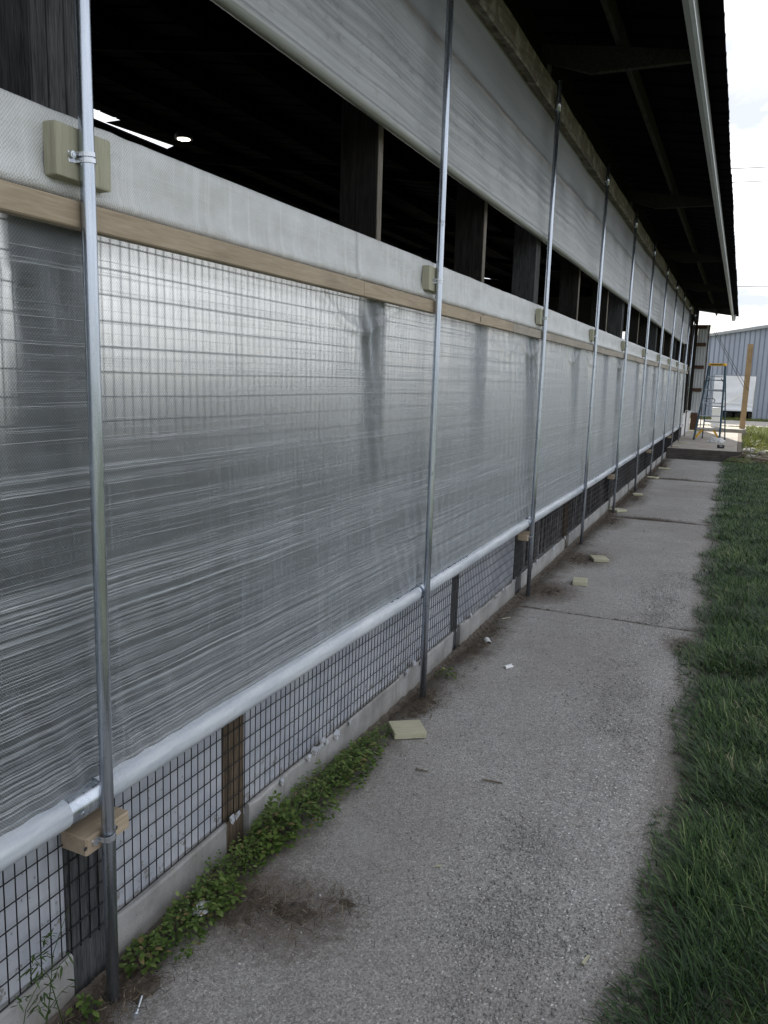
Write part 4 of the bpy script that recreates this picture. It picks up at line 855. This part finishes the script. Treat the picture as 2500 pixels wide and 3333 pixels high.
# leafy weeds along the wall
def leafset(P, L, az, pitch, W=.62, fold=.18):
    """oval leaves with a midrib fold, 8 verts"""
    n = len(L); u = np.array([0, .25, .6, 1.0]); hw = np.array([.12, .46, .42, 0])*W
    d = np.stack([np.cos(az)*np.cos(pitch), np.sin(az)*np.cos(pitch), np.sin(pitch)], -1); s = np.stack([-np.sin(az), np.cos(az), np.zeros(n)], -1); up = np.cross(d, s)
    pts = []
    for t, h in zip(u, hw):
        c = P+d*(L*t)[:, None]-np.array([0, 0, 1])*(L*.18*t*t)[:, None]
        if h == 0: pts.append(c)
        else: pts += [c+s*(L*h)[:, None]-up*(L*-fold*h)[:, None], c, c-s*(L*h)[:, None]-up*(L*-fold*h)[:, None]]
    V = np.stack(pts, 1).reshape(-1, 3); q = np.array([[0, 1, 4], [0, 4, 3], [1, 2, 5], [1, 5, 4], [3, 4, 7], [3, 7, 6], [4, 5, 8], [4, 8, 7], [6, 7, 9], [7, 8, 9]])
    return V, (q[None]+(np.arange(n)*10)[:, None, None]).reshape(-1, 3)
ORD = names+['twelfth', 'thirteenth', 'fourteenth', 'fifteenth', 'sixteenth', 'seventeenth']
for k, (x, y, r, h, nl) in enumerate([(-.03, 1.70, .055, .07, 90), (.0, 1.80, .07, .10, 150), (-.01, 1.90, .075, .12, 190), (.0, 2.00, .07, .11, 170), (-.03, 2.10, .075, .13, 190), (-.02, 2.20, .06, .13, 170), (-.02, 2.31, .06, .12, 150), (-.02, 2.42, .075, .17, 240), (.01, 2.52, .09, .19, 300), (.02, 2.63, .09, .17, 280), (-.01, 2.72, .09, .17, 280), (.0, 2.82, .085, .17, 260), (.02, 2.94, .085, .15, 240), (.0, 3.05, .08, .14, 220), (.0, 3.18, .07, .12, 180), (-.02, 3.31, .06, .10, 140), (-.01, 3.44, .05, .08, 90), (-.04, 1.46, .035, .06, 26), (-.01, 4.35, .05, .05, 40)]):
    x, h, nl = x+.022, h*((.95 if k < 8 else .78) if k < 17 else 1), int(nl*(1.5 if k < 8 else 1.15))
    wd = empty('weed', (x, y, .0), '%s leafy green weed along the base wall counted from the largest offcut' % ORD[16-k] if k < 17 else ('small leafy weed at the foot of the layered weathered post' if k == 17 else 'small green weed tuft beside the tenth pole from the stepladder end'), 'weed', 'weeds along the base wall' if k < 17 else None)
    n = nl; a_ = RNG.uniform(0, 2*PI, n); q = np.sqrt(RNG.random(n)); zq = RNG.random(n)
    P = np.stack([np.maximum(q*r*1.15*np.cos(a_), -.078-x), q*r*1.35*np.sin(a_), .012+h*(1-q**2*.75)*(.35+.65*zq)*(1+.25*np.sin(a_*3+k))], -1)
    V, F = leafset(P, RNG.uniform(.009, .024, n)*random.choice((.75, 1.0, 1.2, 1.35)), a_+RNG.normal(0, .9, n), RNG.uniform(-.2, .75, n))
    r_ = np.clip(.25+.5*zq+RNG.normal(0, .15, n), 0, .95); r_ = np.where(RNG.random(n) < .045, 1, r_); npmesh('foliage', V, F, 'weed_leaf', wd, np.repeat(r_, 10))
    m = MB()
    for j in range(7):
        an = random.uniform(0, 6.28); e = r*random.uniform(.3, .9); m.tube([(0, 0, -.01), (max(.35*e*math.cos(an), -.07-x), .35*e*math.sin(an), h*.4), (max(e*math.cos(an), -.075-x), e*math.sin(an), h*random.uniform(.6, .95))], [.0018, .0014, .0008], 5)
    o = m.build('stem', 'weed_leaf', wd, smooth=True); at = o.data.attributes.new('rnd', 'FLOAT', 'POINT'); at.data.foreach_set('value', np.full(len(o.data.vertices), .5, np.float32))
# tall thin weeds in front of the base wall beside the near post
for k, (x, y, h, s) in enumerate([(-.045, 1.33, .36, 1), (-.03, 1.40, .30, -1), (-.05, 1.24, .22, 1)]):
    wd = empty('thin_weed', (x, y, 0), ['tallest thin stalky weed against the base wall beside the weathered post', 'thin arching weed right beside the weathered post', 'shortest thin weed against the base wall'][k], 'weed')
    st_ = [(0, 0, -.01), (.01*s, .02*s, h*.35), (.0, .05*s, h*.7), (.01, .10*s, h)]; m = MB(); m.tube(st_, [.0018, .0016, .0012, .0007], 5)
    br = []
    for t in (.3, .5, .68, .85):
        b0 = Vector((.006*s, .07*s*t, h*t)); e = b0+Vector((random.uniform(.0, .04), random.choice((-1, 1))*random.uniform(.05, .09), random.uniform(.02, .06))); m.tube([tuple(b0), tuple(b0.lerp(e, .5)+Vector((0, 0, .012))), tuple(e)], [.0011, .0009, .0006], 4); br += [b0.lerp(e, q) for q in (.35, .6, .8, 1)]
    o = m.build('stem', 'weed_leaf', wd, smooth=True); o.data.attributes.new('rnd', 'FLOAT', 'POINT').data.foreach_set('value', np.full(len(o.data.vertices), .2, np.float32))
    P = np.array([list(q) for q in br]*2); n = len(P); V, F = leafset(P, RNG.uniform(.012, .034, n), RNG.uniform(0, 2*PI, n), RNG.uniform(-.6, .5, n), .22); npmesh('foliage', V, F, 'weed_leaf', wd, np.repeat(RNG.uniform(0, .3, n), 10))
# rubble and brush right of the platform
for k, (x, y, z, L, wd_, rz, rx) in enumerate([(1.95, 21.2, .0, 1.1, .14, 1.2, .05), (2.1, 21.9, .04, .9, .12, .3, -.1), (1.85, 22.6, .02, .8, .16, -.6, .08), (2.3, 22.4, .08, 1.0, .10, 1.0, .15), (1.9, 23.6, .0, .7, .15, .1, -.05), (2.25, 20.95, .06, .8, .12, -.3, .12)]):
    o = MB().box(-L/2, L/2, -wd_/2, wd_/2, 0, .04, .004, jit=.01).build('scrap_board', 'rubble_wood', None, (x, y, z)); o.rotation_euler = (rx, rx*.5, rz); tag(o, 'weathered broken board in the scrap heap beside the platform', 'board', 'scrap heap beside the platform')
for k in range(9):
    bm = bmesh.new(); bmesh.ops.create_icosphere(bm, subdivisions=2, radius=1); s = random.uniform(.05, .12)
    for v in bm.verts: v.co *= 1+random.uniform(-.16, .16); v.co = Vector((v.co.x*s*1.3, v.co.y*s, v.co.z*s*.6))
    me = bpy.data.meshes.new('rubble_stone'); bm.to_mesh(me); bm.free(); me.materials.append(M['stone']); tag(link('rubble_stone', me, None, (random.uniform(1.72, 2.4), random.uniform(21, 25.5), .02)), 'rough grey stone in the scrap heap beside the platform', 'stone', 'stones in the scrap heap')
tubeobj('bent_wire', [(1.25, 20.55, .02), (1.38, 20.6, .13), (1.55, 20.6, .16), (1.68, 20.7, .30), (1.74, 20.8, .42), (1.80, 20.8, .40), (1.78, 20.75, .22), (1.9, 20.6, .1), (2.1, 20.5, .12)], .010, 'rubble_wood', 'bent pale branch lying against the platform front board', 'branch')
crumple('brush', (1.55, 20.45, .0), (.28, .16, .13), 'yard_ground', 'low dark weedy clump growing at the corner of the platform', 'weed', 9)
# wood chips and a leaf
for k, (x, y, rz, L) in enumerate([(1.20, 2.30, 1.35, .05), (.62, 2.55, .3, .02), (.30, 3.2, .1, .06), (.05, 5.45, .4, .07), (.01, 5.7, 1.0, .09), (.62, 3.25, .15, .09), (.88, 1.62, 1.9, .045)]):
    o = MB().prism([(-L/2, -.006), (L/2, -.003), (L/2*.9, .004), (-L/2*.9, .005)], 'z', 0, .004).build('wood_chip', 'scrap_pine' if k in (0, 1, 4) else 'rubble_wood', None, (x, y, .004)); o.rotation_euler = (0, .03, rz); tag(o, ['pale splinter beside the lawn edge', 'tiny pale chip in the middle of the path', 'grey twig piece near the largest offcut', 'brown bark chip by the wall foot past the pipe scrap', 'pale wood chip by the wall foot past the pipe scrap', 'thin dark twig lying across the path', 'short dark twig among the pebbles'][k], 'wood chip')
